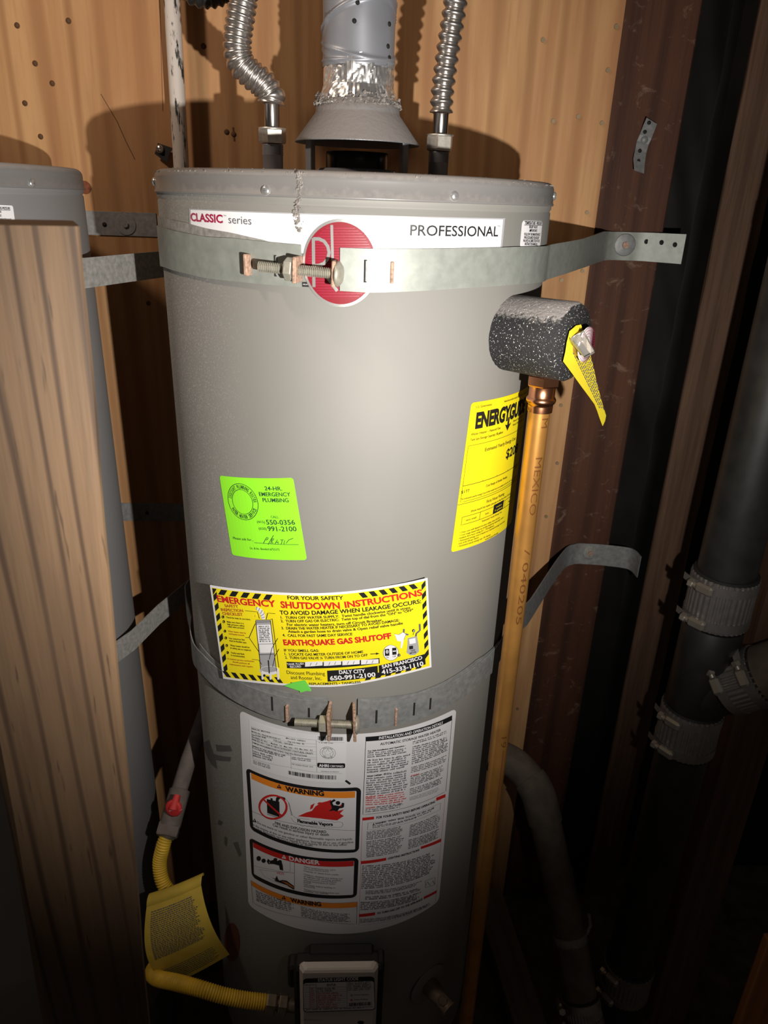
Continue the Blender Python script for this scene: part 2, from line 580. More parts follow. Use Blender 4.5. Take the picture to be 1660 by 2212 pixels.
        me.update()
        o = bpy.data.objects.new(name, me)
        COL.objects.link(o)
        WORLD_LOC[o.name] = o0
        if parent is not None:
            o.parent = parent
            o.location = o0 - WORLD_LOC[parent.name]
        else:
            o.location = o0
        return tag(o, label, cat, group, kind)


def copy_part(o, loc, parent, rot=None):
    c = o.copy()
    COL.objects.link(c)
    WORLD_LOC[c.name] = Vector(loc)
    c.parent = parent
    c.location = Vector(loc) - (WORLD_LOC[parent.name] if parent else Vector())
    if rot is not None:
        c.rotation_euler = rot
    return c


def spline(pts, n=8):
    """Catmull-Rom through the points"""
    P = [Vector(p) for p in pts]
    out = []
    for i in range(len(P) - 1):
        p0 = P[max(i - 1, 0)]
        p1, p2 = P[i], P[i + 1]
        p3 = P[min(i + 2, len(P) - 1)]
        for k in range(n):
            t = k / n
            out.append(0.5 * ((2 * p1) + (p2 - p0) * t + (2 * p0 - 5 * p1 + 4 * p2 - p3) * t * t + (3 * p1 - p0 - 3 * p2 + p3) * t ** 3))
    out.append(P[-1])
    return out


def resample(pts, step):
    out = [pts[0].copy()]
    acc = 0.0
    for a, b in zip(pts, pts[1:]):
        L = (b - a).length
        if L < 1e-9:
            continue
        t = step - acc
        while t <= L:
            out.append(a + (b - a) * (t / L))
            t += step
        acc = (acc + L) % step
    return out


def corrugated(pts, r, depth, pitch, seg=20, sharp=1.0, per=8):
    c = resample(spline(pts, 24), pitch / per)
    rads = []
    for i in range(len(c)):
        ph = 2 * pi * i / per
        w = (0.5 + 0.5 * cos(ph)) ** sharp
        rads.append(r - depth * (1 - w))
    return MB().tube(c, rads, seg)


# ------------------------------------------------------------------ print on surfaces
_font_obj = None
_text_cache = {}


def text_mesh(txt, bold):
    """2D triangles of a line of text: x from 0 to width, cap height about 0.7"""
    global _font_obj
    k = (txt, bold)
    if k in _text_cache:
        return _text_cache[k]
    if _font_obj is None:
        cu = bpy.data.curves.new('lettering_source', 'FONT')
        _font_obj = bpy.data.objects.new('lettering_source', cu)
    cu = _font_obj.data
    cu.body = txt
    cu.size = 1.0
    cu.offset = bold
    cu.resolution_u = 3
    me = bpy.data.meshes.new_from_object(_font_obj)
    vs_ = [(v.co.x, v.co.y) for v in me.vertices]
    fs = [tuple(p.vertices) for p in me.polygons]
    bpy.data.meshes.remove(me)
    if vs_:
        x0 = min(v[0] for v in vs_)
        x1 = max(v[0] for v in vs_)
    else:
        x0 = x1 = 0
    vs_ = [(v[0] - x0, v[1]) for v in vs_]
    _text_cache[k] = (vs_, fs, max(x1 - x0, 1e-6))
    return _text_cache[k]


CAPH = 0.70


class CylSurf:
    """upright cylinder; surface coordinates (u = arc length, z)"""
    def __init__(s, R, cx=0, cy=0, lift=None):
        s.R, s.cx, s.cy, s.lift = R, cx, cy, lift

    def uz(s, px, py):
        r = s.R
        th = z = 0
        for _ in range(4 if s.lift else 1):
            th, z = on_cyl(px, py, r, s.cx, s.cy)
            if s.lift:
                r = s.R + s.lift(th * s.R)
        return (th * s.R, z)

    def pt(s, u, z, off):
        th = u / s.R
        r = s.R + off + (s.lift(u) if s.lift else 0)
        return (s.cx + r * sin(th), s.cy - r * cos(th), z)


class PlaneSurf:
    def __init__(s, Y):
        s.Y = Y

    def uz(s, px, py):
        p = at(px, py, s.Y)
        return (p.x, p.z)

    def pt(s, u, z, off):
        return (u, s.Y - off, z)


class FrameSurf:
    """flat sheet through three picture points with given depths, bent by fn(u, v)"""
    def __init__(s, o, ex, ey, bend=None):
        s.o, s.ex, s.ey = Vector(o), Vector(ex), Vector(ey)
        s.n = s.ex.cross(s.ey).normalized()
        s.bend = bend

    def uz(s, a, b):
        return (a, b)

    def pt(s, u, z, off):
        p = s.o + s.ex * u + s.ey * z + s.n * (off + (s.bend(u, z) if s.bend else 0))
        return tuple(p)


class Print:
    def __init__(s, surf, zoom=(0, 0, 1.0), step=0.006):
        s.S, s.step = surf, step
        s.zoom(*zoom)
        s.mb = {}
        s.mats = []

    def zoom(s, x0, y0, k):
        s.x0, s.y0, s.k = x0, y0, k
        return s

    def q(s, p):
        return s.S.uz(s.x0 + p[0] / s.k, s.y0 + p[1] / s.k)

    def _mb(s, mat):
        if mat not in s.mb:
            s.mb[mat] = ([], [])
        return s.mb[mat]

    def tri2(s, pts, faces, mat, off):
        v, f = s._mb(mat)
        b = len(v)
        v.extend(s.S.pt(p[0], p[1], off) for p in pts)
        f.extend(tuple(b + i for i in q) for q in faces)

    def quad_uz(s, c, mat, off=0.0008):
        """c: tl, tr, br, bl in surface coordinates"""
        w = max(abs(c[1][0] - c[0][0]), abs(c[2][0] - c[3][0]))
        h = max(abs(c[3][1] - c[0][1]), abs(c[2][1] - c[1][1]))
        n = max(1, int(w / s.step + 0.99))
        m = max(1, int(h / 0.03 + 0.5)) if getattr(s.S, 'bend', None) is None else max(1, int(h / s.step + 0.99))
        pts = []
        for j in range(m + 1):
            t = j / m
            for i in range(n + 1):
                x = i / n
                pts.append(tuple((c[0][k] * (1 - x) + c[1][k] * x) * (1 - t) + (c[3][k] * (1 - x) + c[2][k] * x) * t for k in (0, 1)))
        fs = [(j * (n + 1) + i, j * (n + 1) + i + 1, (j + 1) * (n + 1) + i + 1, (j + 1) * (n + 1) + i) for j in range(m) for i in range(n)]
        s.tri2(pts, fs, mat, off)

    def quad(s, c, mat, off=0.0008):
        s.quad_uz([s.q(p) for p in c], mat, off)

    def rrect(s, c, mat, off=0.0008, r=0.12, asp=None):
        """quad with rounded corners: r as a share of the width"""
        c = [s.q(p) for p in c]
        w = sqrt((c[1][0] - c[0][0]) ** 2 + (c[1][1] - c[0][1]) ** 2)
        h = sqrt((c[3][0] - c[0][0]) ** 2 + (c[3][1] - c[0][1]) ** 2)
        rx, ry = r, min(0.5, r * w / h)
        prof = []
        for a in range(0, 91, 15):
            prof.append((1 - cos(radians(a)), 1 - sin(radians(a))))
        ts = [ry * p[1] for p in prof][::-1]          # 0 .. ry
        ins = [rx * p[0] for p in prof][::-1]          # inset at each
        rows = list(zip(ts, ins))
        mid = max(2, int(h / 0.03))
        rows += [(ry + (1 - 2 * ry) * k / mid, 0) for k in range(1, mid)]
        rows += [(1 - t, i) for t, i in rows[:7][::-1]]
        n = max(2, int(w / s.step + 0.99))
        pts = []
        for t, i in rows:
            for k in range(n + 1):
                x = i + (1 - 2 * i) * k / n
                pts.append(tuple((c[0][q] * (1 - x) + c[1][q] * x) * (1 - t) + (c[3][q] * (1 - x) + c[2][q] * x) * t for q in (0, 1)))
        fs = [(j * (n + 1) + i, j * (n + 1) + i + 1, (j + 1) * (n + 1) + i + 1, (j + 1) * (n + 1) + i) for j in range(len(rows) - 1) for i in range(n)]
        s.tri2(pts, fs, mat, off)

    def poly_uz(s, pts, mat, off=0.0012):
        tris = [[tuple(pts[i]) for i in t] for t in tessellate_polygon([[Vector((p[0], p[1], 0)) for p in pts]])]
        out = []
        while tris:
            t = tris.pop()
            L = [abs(t[i][0] - t[(i + 1) % 3][0]) for i in range(3)]
            k = L.index(max(L))
            if L[k] <= s.step:
                out.append(t)
                continue
            a, b, c = t[k], t[(k + 1) % 3], t[(k + 2) % 3]
            m = ((a[0] + b[0]) / 2, (a[1] + b[1]) / 2)
            tris += [[a, m, c], [m, b, c]]
        s.tri2([q for t in out for q in t], [(3 * i, 3 * i + 1, 3 * i + 2) for i in range(len(out))], mat, off)

    def poly(s, pts, mat, off=0.0012):
        s.poly_uz([s.q(p) for p in pts], mat, off)

    def stroke(s, pts, w, mat, off=0.0012, raw=False, closed=False):
        """polyline, w in metres"""
        P = [Vector(p if raw else s.q(p)) for p in pts]
        if closed:
            P.append(P[0])
        # split long runs so that they follow the curve
        Q = [P[0]]
        for a, b in zip(P, P[1:]):
            n = max(1, int(abs(b.x - a.x) / s.step + 0.99))
            Q += [a + (b - a) * (k / n) for k in range(1, n + 1)]
        L, Rr = [], []
        for i, p in enumerate(Q):
            t = (Q[min(i + 1, len(Q) - 1)] - Q[max(i - 1, 0)])
            t = t.normalized() if t.length > 1e-9 else Vector((1, 0))
            nn = Vector((-t.y, t.x)) * (w / 2)
            L.append(p + nn)
            Rr.append(p - nn)
        n = len(Q)
        s.tri2([tuple(p) for p in L + Rr], [(i, i + 1, n + i + 1, n + i) for i in range(n - 1)], mat, off)

    def ell(s, c, rx, ry, n=28, a0=0, a1=2 * pi):
        return [(c[0] + rx * cos(a0 + (a1 - a0) * i / n), c[1] + ry * sin(a0 + (a1 - a0) * i / n)) for i in range(n + (0 if a1 - a0 >= 2 * pi - 1e-6 else 1))]

    def disc(s, c, rx, ry, mat, off=0.0012, n=24):
        s.poly(s.ell(c, rx, ry, n), mat, off)

    def text(s, txt, a, b, h, mat, off=0.0013, bold=0.0):
        """baseline from picture point a to b, cap height h in picture units"""
        A, B = Vector(s.q(a)), Vector(s.q(b))
        up = Vector(s.q(((a[0] + b[0]) / 2, (a[1] + b[1]) / 2 - h))) - Vector(s.q(((a[0] + b[0]) / 2, (a[1] + b[1]) / 2)))
        s.text_uz(txt, A, B, up.length, mat, off, bold)

    def text_uz(s, txt, A, B, hh, mat, off=0.0013, bold=0.0):
        A, B = Vector(A), Vector(B)
        d = B - A
        vs_, fs, w = text_mesh(txt, bold)
        ex = d / w
        dn = d.normalized()
        ey = Vector((-dn.y, dn.x)) * (hh / CAPH)
        pts = [tuple(A + ex * x + ey * y) for x, y in vs_]
        if getattr(s.S, 'R', 1.0) < 0.05:
            for f in fs:
                s.poly_uz([pts[i] for i in f], mat, off)
            return
        s.tri2(pts, fs, mat, off)

    def arc_text(s, txt, c, r, h, a0, a1, mat, off=0.0013, inside=False, bold=0.02, ax=(1, 0), ay=(0, 1)):
        """letters along an ellipse in surface coordinates; a0..a1 radians (0 = right, ccw)"""
        n = len(txt)
        for i, ch in enumerate(txt):
            if ch == ' ':
                continue
            a = a0 + (a1 - a0) * (i + 0.5) / n
            vs_, fs, w = text_mesh(ch, bold)
            adv = abs(a1 - a0) * r / n * 0.82
            sg = -1 if a1 < a0 else 1
            tx = Vector((-sin(a), cos(a))) * sg
            ty = Vector((cos(a), sin(a))) * (-sg)
            p0 = Vector((cos(a), sin(a))) * r
            sc = min(adv / w, h / CAPH * 1.1)
            pts = []
            for x, y in vs_:
                p = p0 + tx * ((x - w / 2) * sc) + ty * (y * h / CAPH)
                pts.append((c[0] + p.x * ax[0] + p.y * ay[0], c[1] + p.x * ax[1] + p.y * ay[1]))
            s.tri2(pts, fs, mat, off)

    def fine(s, c, rows, mat, off=0.0013, fill=0.5, ragged=0.12, seed=1, dens=1.0):
        """lines of print too small to read: word-long runs of tiny strokes. c: tl, tr, br, bl"""
        rnd = random.Random(seed)
        c = [Vector(s.q(p)) for p in c]
        W = (c[1] - c[0]).length
        H = (c[3] - c[0]).length / rows
        pts, fs = [], []
        for j in range(rows):
            t = (j + 0.25) / rows
            A = c[0].lerp(c[3], t)
            B = c[1].lerp(c[2], t)
            dn = (B - A).normalized()
            up = Vector((-dn.y, dn.x))
            x = 0.0
            end = (B - A).length * (1 - rnd.random() * ragged)
            lw = H * 0.42
            while x < end:
                wl = rnd.randint(2, 9)
                for k in range(wl):
                    if x > end:
                        break
                    hh = H * fill * (1.0 if rnd.random() > 0.35 else 1.35)
                    ww = lw * rnd.uniform(0.45, 0.8) * dens
                    p = A + dn * x - up * (H * 0.25)
                    b = len(pts)
                    pts += [tuple(p), tuple(p + dn * ww), tuple(p + dn * ww + up * hh), tuple(p + up * hh)]
                    fs.append((b, b + 1, b + 2, b + 3))
                    x += lw
                x += lw * 1.1
        s.tri2(pts, fs, mat, off)

    def bars(s, c, n, mat, off=0.0013, seed=3):
        """a bar code"""
        rnd = random.Random(seed)
        x = 0.0
        ws = []
        while x < 1.0:
            w = rnd.choice((1, 1, 2, 3)) / n
            ws.append((x, min(x + w, 1.0)))
            x += w + rnd.choice((1, 1, 2)) / n
        c = [Vector(s.q(p)) for p in c]
        for a, b in ws:
            s.tri2([tuple(c[0].lerp(c[1], a)), tuple(c[0].lerp(c[1], b)), tuple(c[3].lerp(c[2], b)), tuple(c[3].lerp(c[2], a))], [(0, 1, 2, 3)], mat, off)

    def build(s, name, parent=None, **kw):
        mb = MB()
        mats = list(s.mb)
        for i, k in enumerate(mats):
            v, f = s.mb[k]
            b = len(mb.v)
            mb.v.extend(v)
            for q in f:
                mb.face([b + a for a in q], i, False)
        return mb.build(name, mats, parent, **kw)

# ================================================================== THE SETTING
FLOOR_Z = -0.25
WY = 0.33                                            # face of the plywood
fl = MB()
rows = []
for j in range(41):
    y = -1.6 + 2.4 * j / 40
    rows.append([(-1.6 + 3.4 * i / 56, y, FLOOR_Z + 0.008 * noise.noise(Vector((i * 0.6, j * 0.6, 0)))) for i in range(57)])
fl.quadgrid(rows)
fl.build('floor', 'dirt', label='dark dusty dirt floor under the heaters', kind='structure')

wall = empty('wall_back', (0, WY, FLOOR_Z), label='orange plywood and old dark studs behind the heaters', kind='structure')
MB().box((-0.486, WY + 0.006, 1.08), (1.83, 0.012, 2.66)).build('plywood_sheet', 'plywood', wall)
MB().box((0.475, WY + 0.013 + 0.045, 1.08), (0.172, 0.09, 2.66), bev=0.003).build('stud', 'stud', wall)
st = MB()
rows = []
for j in range(90):                                  # rough sawn stud: wavy edges
    z = FLOOR_Z + 2.66 * j / 89
    w0 = 0.658 + 0.003 * noise.noise(Vector((0, 0, z * 9)))
    w1 = 0.742 + 0.003 * noise.noise(Vector((5, 0, z * 9)))
    rows.append([(w0, 0.435, z), (w0, 0.346, z), (w0 + 0.002, 0.343, z), (w1 - 0.002, 0.343, z), (w1, 0.346, z), (w1, 0.435, z)])
st.quadgrid(rows, smooth=False)
st.build('stud', 'stud_rough', wall)
pp = MB()                                            # felt stapled in the bays, wrinkled, turned up the flank of the stud
rows = []
for j in range(120):
    z = FLOOR_Z + 2.66 * j / 119
    r = []
    for i in range(26):
        x = 0.55 + 0.104 * i / 25
        r.append((x, 0.432 + 0.012 * noise.noise(Vector((x * 14, 0, z * 9 + x * 20))), z))
    r.append((0.6555, 0.39, z))
    r.append((0.6555, 0.347, z))
    rows.append(r)
pp.quadgrid(rows)
pp.build('building_paper', 'felt', wall)
pp = MB()
rows = []
for j in range(40):
    z = FLOOR_Z + 2.66 * j / 39
    rows.append([(0.742 + 0.9 * i / 20, 0.432 + 0.01 * noise.noise(Vector((i * 0.8, 3, z * 6))), z) for i in range(21)])
pp.quadgrid(rows)
pp.build('building_paper', 'felt', wall)
# nails along the edge of the sheet and old holes further in
nl = MB().lathe([(0.0, 0.0), (0.0034, 0.0002), (0.0036, 0.0012), (0.0036, 0.003)][::-1], (0, 0, 0), (0, -1, 0), 10)
nail0 = None
for px, py in [(1331, 58), (1313, 152), (1300, 266), (1268, 459), (1258, 585), (1213, 605), (1212, 875), (1204, 1000), (1180, 1115),
               (1173, 87), (1195, 262), (1249, 252), (1118, 1530)]:
    p = at(px, py, WY)
    p.y = WY - 0.0003
    if nail0 is None:
        nl2 = MB()
        nl2.v = [(v[0] + p.x, v[1] + p.y, v[2] + p.z) for v in nl.v]
        nl2.f, nl2.m, nl2.sm = nl.f, nl.m, nl.sm
        nail0 = nl2.build('nail', 'nail', wall, origin=p)
    else:
        copy_part(nail0, p, wall)
pl0 = None
for px, py in [(37, 55), (76, 137), (54, 223), (88, 295), (113, 180), (321, 655), (148, 45), (440, 100), (490, 285), (505, 290)]:
    p = at(px, py, WY)
    p.y = WY - 0.0002
    if pl0 is None:
        k = MB().lathe([(0.0043, 0), (0.0043, 0.0006), (0.0, 0.0004)], p, (0, -1, 0), 12)
        pl0 = k.build('hole_plug', 'knot', wall, origin=p)
    else:
        copy_part(pl0, p, wall)
# a scratch and two splits in the sheet
for pts, w in (([(218, 203), (235, 232), (253, 262), (272, 305), (292, 345)], 0.0012), ([(504, 275), (507, 305)], 0.003), ([(345, 0), (352, 240)], 0.0008)):
    pr = Print(PlaneSurf(WY))
    pr.stroke(pts, w, 'knot', 0.0004)
    pr.build('scratch', wall)

# ================================================================== WATER HEATER
R1 = 0.255
heater = empty('water_heater', (0, 0, -0.02),
               'tall grey gas water heater with red round badge and many stickers', 'water heater', 'grey gas water heaters')


def ring_profile(R):
    return [(R - 0.01, -0.02), (R, -0.012), (R, 0.3), (R, 0.6), (R, 0.9), (R, 1.2), (R, 1.490), (R - 0.0012, 1.4915), (R - 0.0012, 1.4925), (R + 0.0005, 1.4945), (R + 0.0005, 1.499)]


def lid_profile(R):
    p = [(R + 0.0005, 1.4985), (R + 0.0022, 1.4985), (R + 0.003, 1.4998), (R + 0.0028, 1.5012), (R + 0.0018, 1.5022), (R + 0.0016, 1.516)]
    for a in range(15, 91, 15):
        p.append((R + 0.0016 - 0.009 * (1 - cos(radians(a))), 1.516 + 0.009 * sin(radians(a))))
    p += [(R - 0.03, 1.5255), (0.0, 1.5265)]
    return p


MB().lathe(ring_profile(R1), seg=160).build('jacket', 'jacket', heater, origin=(0, 0, 0))
MB().lathe(lid_profile(R1), seg=160).build('lid', 'lid', heater, origin=(0, 0, 0))
MB().lathe([(0.24, FLOOR_Z - 0.01), (0.24, -0.021)], seg=48).build('concrete_pad', 'pad', label='round concrete pad under the badged water heater', cat='pad')


def screw_at(th, z, R, cx, cy, parent):
    d = Vector((sin(th), -cos(th), 0))
    c = Vector((cx, cy, z)) + d * (R + 0.0012)
    m = MB().lathe([(0.0052, 0), (0.0052, 0.001), (0.0045, 0.0026), (0.0028, 0.0036), (0.0, 0.0038)], c, d, 14)
    u, w, _ = frame_of(d)
    rot = Matrix((u, w, d)).transposed()
    m.box(c + d * 0.0036, (0.0038, 0.0006, 0.0006), rot, 1).box(c + d * 0.0036, (0.0006, 0.0038, 0.0006), rot, 1)
    return m.build('lid_screw', ['silver', 'grey_print'], parent)


for px, py in ((575, 412), (982, 424)):
    th, z = on_cyl(px, py, R1 + 0.0016)
    screw_at(th, z, R1, 0, 0, heater)
for th in (radians(-74), radians(75)):
    screw_at(th, 1.5105, R1, 0, 0, heater)

# dust fluff along the rim and a streak hanging down the front
df = MB()
rnd = random.Random(4)


def fluff(mb, c, r):
    b = len(mb.v)
    pts = []
    for d in ((1, 0, 0), (-1, 0, 0), (0, 1, 0), (0, -1, 0), (0, 0, 1), (0, 0, -1)):
        pts.append(Vector(c) + Vector(d) * r * rnd.uniform(0.4, 1.2))
    mb.v.extend(tuple(p) for p in pts)
    for f in ((0, 2, 4), (2, 1, 4), (1, 3, 4), (3, 0, 4), (2, 0, 5), (1, 2, 5), (3, 1, 5), (0, 3, 5)):
        mb.face([b + i for i in f])


for i in range(520):
    th = radians(rnd.uniform(-88, 88))
    r = R1 - abs(rnd.gauss(0, 0.006)) + 0.0005
    z = 1.5235 + 0.001 * rnd.random() if r < R1 - 0.004 else 1.5215
    fluff(df, (r * sin(th), -r * cos(th), z), rnd.choice((0.0006, 0.0009, 0.0013)))
df.build('rim_dust', 'dust', heater, kind='stuff')
df = MB()
for i in range(230):
    t = rnd.random()
    py = 372 + 128 * t
    wid = 3.0 + 3.5 * abs(sin(t * 9)) + (4 if t > 0.6 else 0)
    if 0.88 < t < 0.92:
        continue
    px = 645 + 4 * sin(t * 7) + rnd.gauss(0, wid * 0.5)
    th, z = on_cyl(px, py, R1 + 0.002)
    rr = R1 + (0.0024 if z > 1.498 else 0.0012)
    fluff(df, (rr * sin(th), -rr * cos(th), z), rnd.choice((0.0008, 0.0012, 0.0018)))
df.build('dust_streak', 'dust', heater, kind='stuff')

# ---- stickers -----------------------------------------------------------------------------------
SURF = CylSurf(R1)
B0 = 0.0006           # base of a sticker above the jacket


def sticker(name, base_fn, print_fn, label, surf=None, parent=None, zoom=(0, 0, 1), step=0.006):
    b = Print(surf or SURF, zoom, step)
    base_fn(b)
    o = b.build(name, parent or heater, label=label)
    if print_fn:
        p = Print(surf or SURF, zoom, step)
        print_fn(p)
        p.build('printing', o, kind='stuff')
    return o


# brand strip ------------------------------------------------------------
def strip_base(p):
    p.quad([(409, 450), (1091, 471), (1083, 552), (412, 530)], 'mid_print', B0)
    p.quad([(413, 453), (1086, 474), (1079, 552), (415, 530)], 'white2', B0 + 0.0002)


def strip_print(p):
    p.zoom(320, 340, 3.074)
    p.text('CLASSIC', (292, 421), (503, 435), 52, 'maroon', 0.0012, 0.03)
    p.text('TM', (505, 392), (524, 393), 11, 'mid_print', 0.0012)
    p.text('series', (540, 437), (692, 447), 54, 'grey_print', 0.0012)
    p.zoom(800, 380, 2.371)
    p.text('PROFESSIONAL', (203, 304), (651, 309), 53, 'black', 0.0012, 0.012)
    p.text('TM', (647, 262), (662, 263), 9, 'grey_print', 0.0012)


sticker('brand_strip', strip_base, strip_print, 'white strip reading CLASSIC series PROFESSIONAL')


# round badge --------------------------------------------------------------
def badge_base(p):
    c = p.q((736, 570))
    N = 64
    def el(f):
        return [(c[0] + 0.0398 * f * cos(2 * pi * i / N), c[1] + 0.0435 * f * sin(2 * pi * i / N)) for i in range(N)]
    p.poly_uz(el(1.0), 'silver', 0.0014)
    p.poly_uz(el(0.935), 'logo_red', 0.0017)


def badge_print(p):
    p.zoom(320, 340, 3.074)
    w = 0.0034
    p.stroke([(1101, 535), (1105, 860)], w, 'silver', 0.0021)
    bowl = [(1101, 540), (1140, 541), (1172, 556), (1196, 590), (1205, 630), (1196, 672), (1172, 702), (1140, 716), (1104, 718)]
    p.stroke(bowl, w, 'silver', 0.0022)
    p.stroke([(1148, 720), (1196, 800), (1258, 886)], w, 'silver', 0.0021)
    p.stroke([(1222, 448), (1228, 690)], 0.0028, 'silver', 0.0021)
    # fine scored lines on the red foil
    for k in range(26):
        y = 470 + 18 * k
        dx = 215 * sqrt(max(0, 1 - ((y - 705) / 262) ** 2))
        p.stroke([(1280 - dx, y), (1280 + dx, y)], 0.0005, 'maroon', 0.0019)
    p.quad([(1028, 828), (1060, 828), (1075, 860), (1028, 858)], 'black', 0.0011)
    p.text('APPROVED', (1031, 846), (1062, 848), 8, 'white', 0.0013)


b = Print(SURF)
badge_base(b)
badge = b.build('round_badge', heater, label='round red foil badge with silver monogram')
b = Print(SURF)
badge_print(b)
b.build('monogram', badge)


# relief valve notice --------------------------------------------------------
def tp_base(p):
    p.zoom(800, 380, 2.371)
    p.rrect([(777, 227), (881, 229), (868, 372), (764, 368)], 'white', B0, 0.08)


def tp_print(p):
    p.zoom(800, 380, 2.371)
    for txt, a, b_, h in (('TEMPERATURE - PRESSURE', (788, 249), (874, 251), 15), ('RELIEF VALVE', (811, 268), (852, 269), 13), ('-IMPORTANT-', (810, 286), (852, 287), 13),
                          ('FOLLOW THE MAINTENANCE', (785, 305), (866, 307), 13), ('PROCEDURES FOR RELIEF', (785, 322), (860, 324), 13),
                          ('VALVES AS DIRECTED IN THE', (779, 338), (863, 340), 13), ('INSTRUCTION MANUAL.', (788, 355), (853, 357), 13)):
        p.text(txt, a, b_, h, 'black', 0.0012, 0.01)
    p.stroke([(785, 231), (877, 232)], 0.0004, 'black', 0.0011)
    p.stroke([(786, 252), (876, 254)], 0.0004, 'black', 0.0011)


sticker('relief_valve_notice', tp_base, tp_print, 'small white notice about the relief valve')


# green service sticker ------------------------------------------------------
def gr_base(p):
    p.zoom(450, 1000, 6.64)
    p.rrect([(166, 178), (1222, 210), (1420, 1388), (348, 1316)], 'green', B0, 0.035)


def gr_print(p):
    p.zoom(450, 1000, 6.64)
    g = 'green_ink'
    p.text('24-HR.', (822, 388), (1070, 392), 56, g, 0.0011, 0.012)
    p.text('EMERGENCY', (742, 470), (1190, 474), 56, g, 0.0011, 0.012)
    p.text('PLUMBING', (793, 554), (1163, 559), 56, g, 0.0011, 0.012)
    p.text('CALL:', (910, 786), (1022, 790), 34, g, 0.0011)
    p.text('(415)', (712, 858), (823, 862), 36, g, 0.0011)
    p.text('550-0356', (845, 878), (1255, 880), 68, g, 0.0011, 0.01)
    p.text('(650)', (737, 953), (846, 957), 36, g, 0.0011)
    p.text('991-2100', (866, 972), (1277, 974), 68, g, 0.0011, 0.01)
    p.text('Please ask for...', (370, 1088), (662, 1116), 34, g, 0.0011)
    p.stroke([(670, 1138), (1302, 1166)], 0.0006, g, 0.0011)
    p.text('Lic. & Ins. Bonded #755272', (612, 1230), (1033, 1252), 30, g, 0.0011)
    for sgn in ([(800, 1150), (830, 1090), (850, 1062), (868, 1066), (865, 1085), (838, 1104)], [(868, 1166), (905, 1100), (945, 1034)],
                [(905, 1160), (925, 1085)], [(925, 1085), (950, 1080), (945, 1100), (918, 1112), (940, 1160)],
                [(965, 1160), (1000, 1095), (1012, 1160)], [(975, 1135), (1018, 1132)],
                [(1042, 1100), (1090, 1098)], [(1068, 1098), (1060, 1150), (1048, 1158)], [(1092, 1160), (1105, 1105), (1125, 1150), (1160, 1100), (1225, 1076)]):
        p.stroke(sgn, 0.0007, g, 0.0011)
    c = p.q((498, 556))
    ex = Vector(p.q((720, 560))) - Vector(c)
    ey = Vector(p.q((452, 294))) - Vector(c)
    L = ex.length
    ax = (ex.x / L, ex.y / L)
    Ly = ey.length
    ay = (ey.x / L, ey.y / L)
    for f, w in ((1.0, 0.0007), (0.68, 0.0006)):
        p.stroke([(c[0] + L * f * (cos(a) * ax[0] + sin(a) * ay[0]), c[1] + L * f * (cos(a) * ax[1] + sin(a) * ay[1])) for a in [2 * pi * i / 48 for i in range(49)]], w, g, 0.0011, raw=True)
    p.arc_text('DISCOUNT PLUMBING ROOTER', c, L * 0.74, L * 0.19, radians(168), radians(-2), g, 0.0011, ax=ax, ay=ay)
    p.arc_text('WATER HEATER SERVICE', c, L * 0.93, L * 0.19, radians(205), radians(335), g, 0.0011, ax=ax, ay=ay)


sticker('service_sticker', gr_base, gr_print, 'bright green emergency plumbing sticker, hung askew')

# yellow energy label ---------------------------------------------------------
e_tl = SURF.uz(1018, 870)
e_bl = SURF.uz(974, 1193)
EW = 0.150
EH = e_tl[1] - e_bl[1]


class EnergySurf(CylSurf):
    def uz(s, a, b_):
        t = b_ / 200.0
        return (e_tl[0] + (e_bl[0] - e_tl[0]) * t + EW * a / 143.0, e_tl[1] - EH * t - 0.004 * a / 143.0)


ES = EnergySurf(R1)


def en_base(p):
    p.rrect([(0, 0), (143, 0), (143, 200), (0, 200)], 'yellow', B0, 0.03)


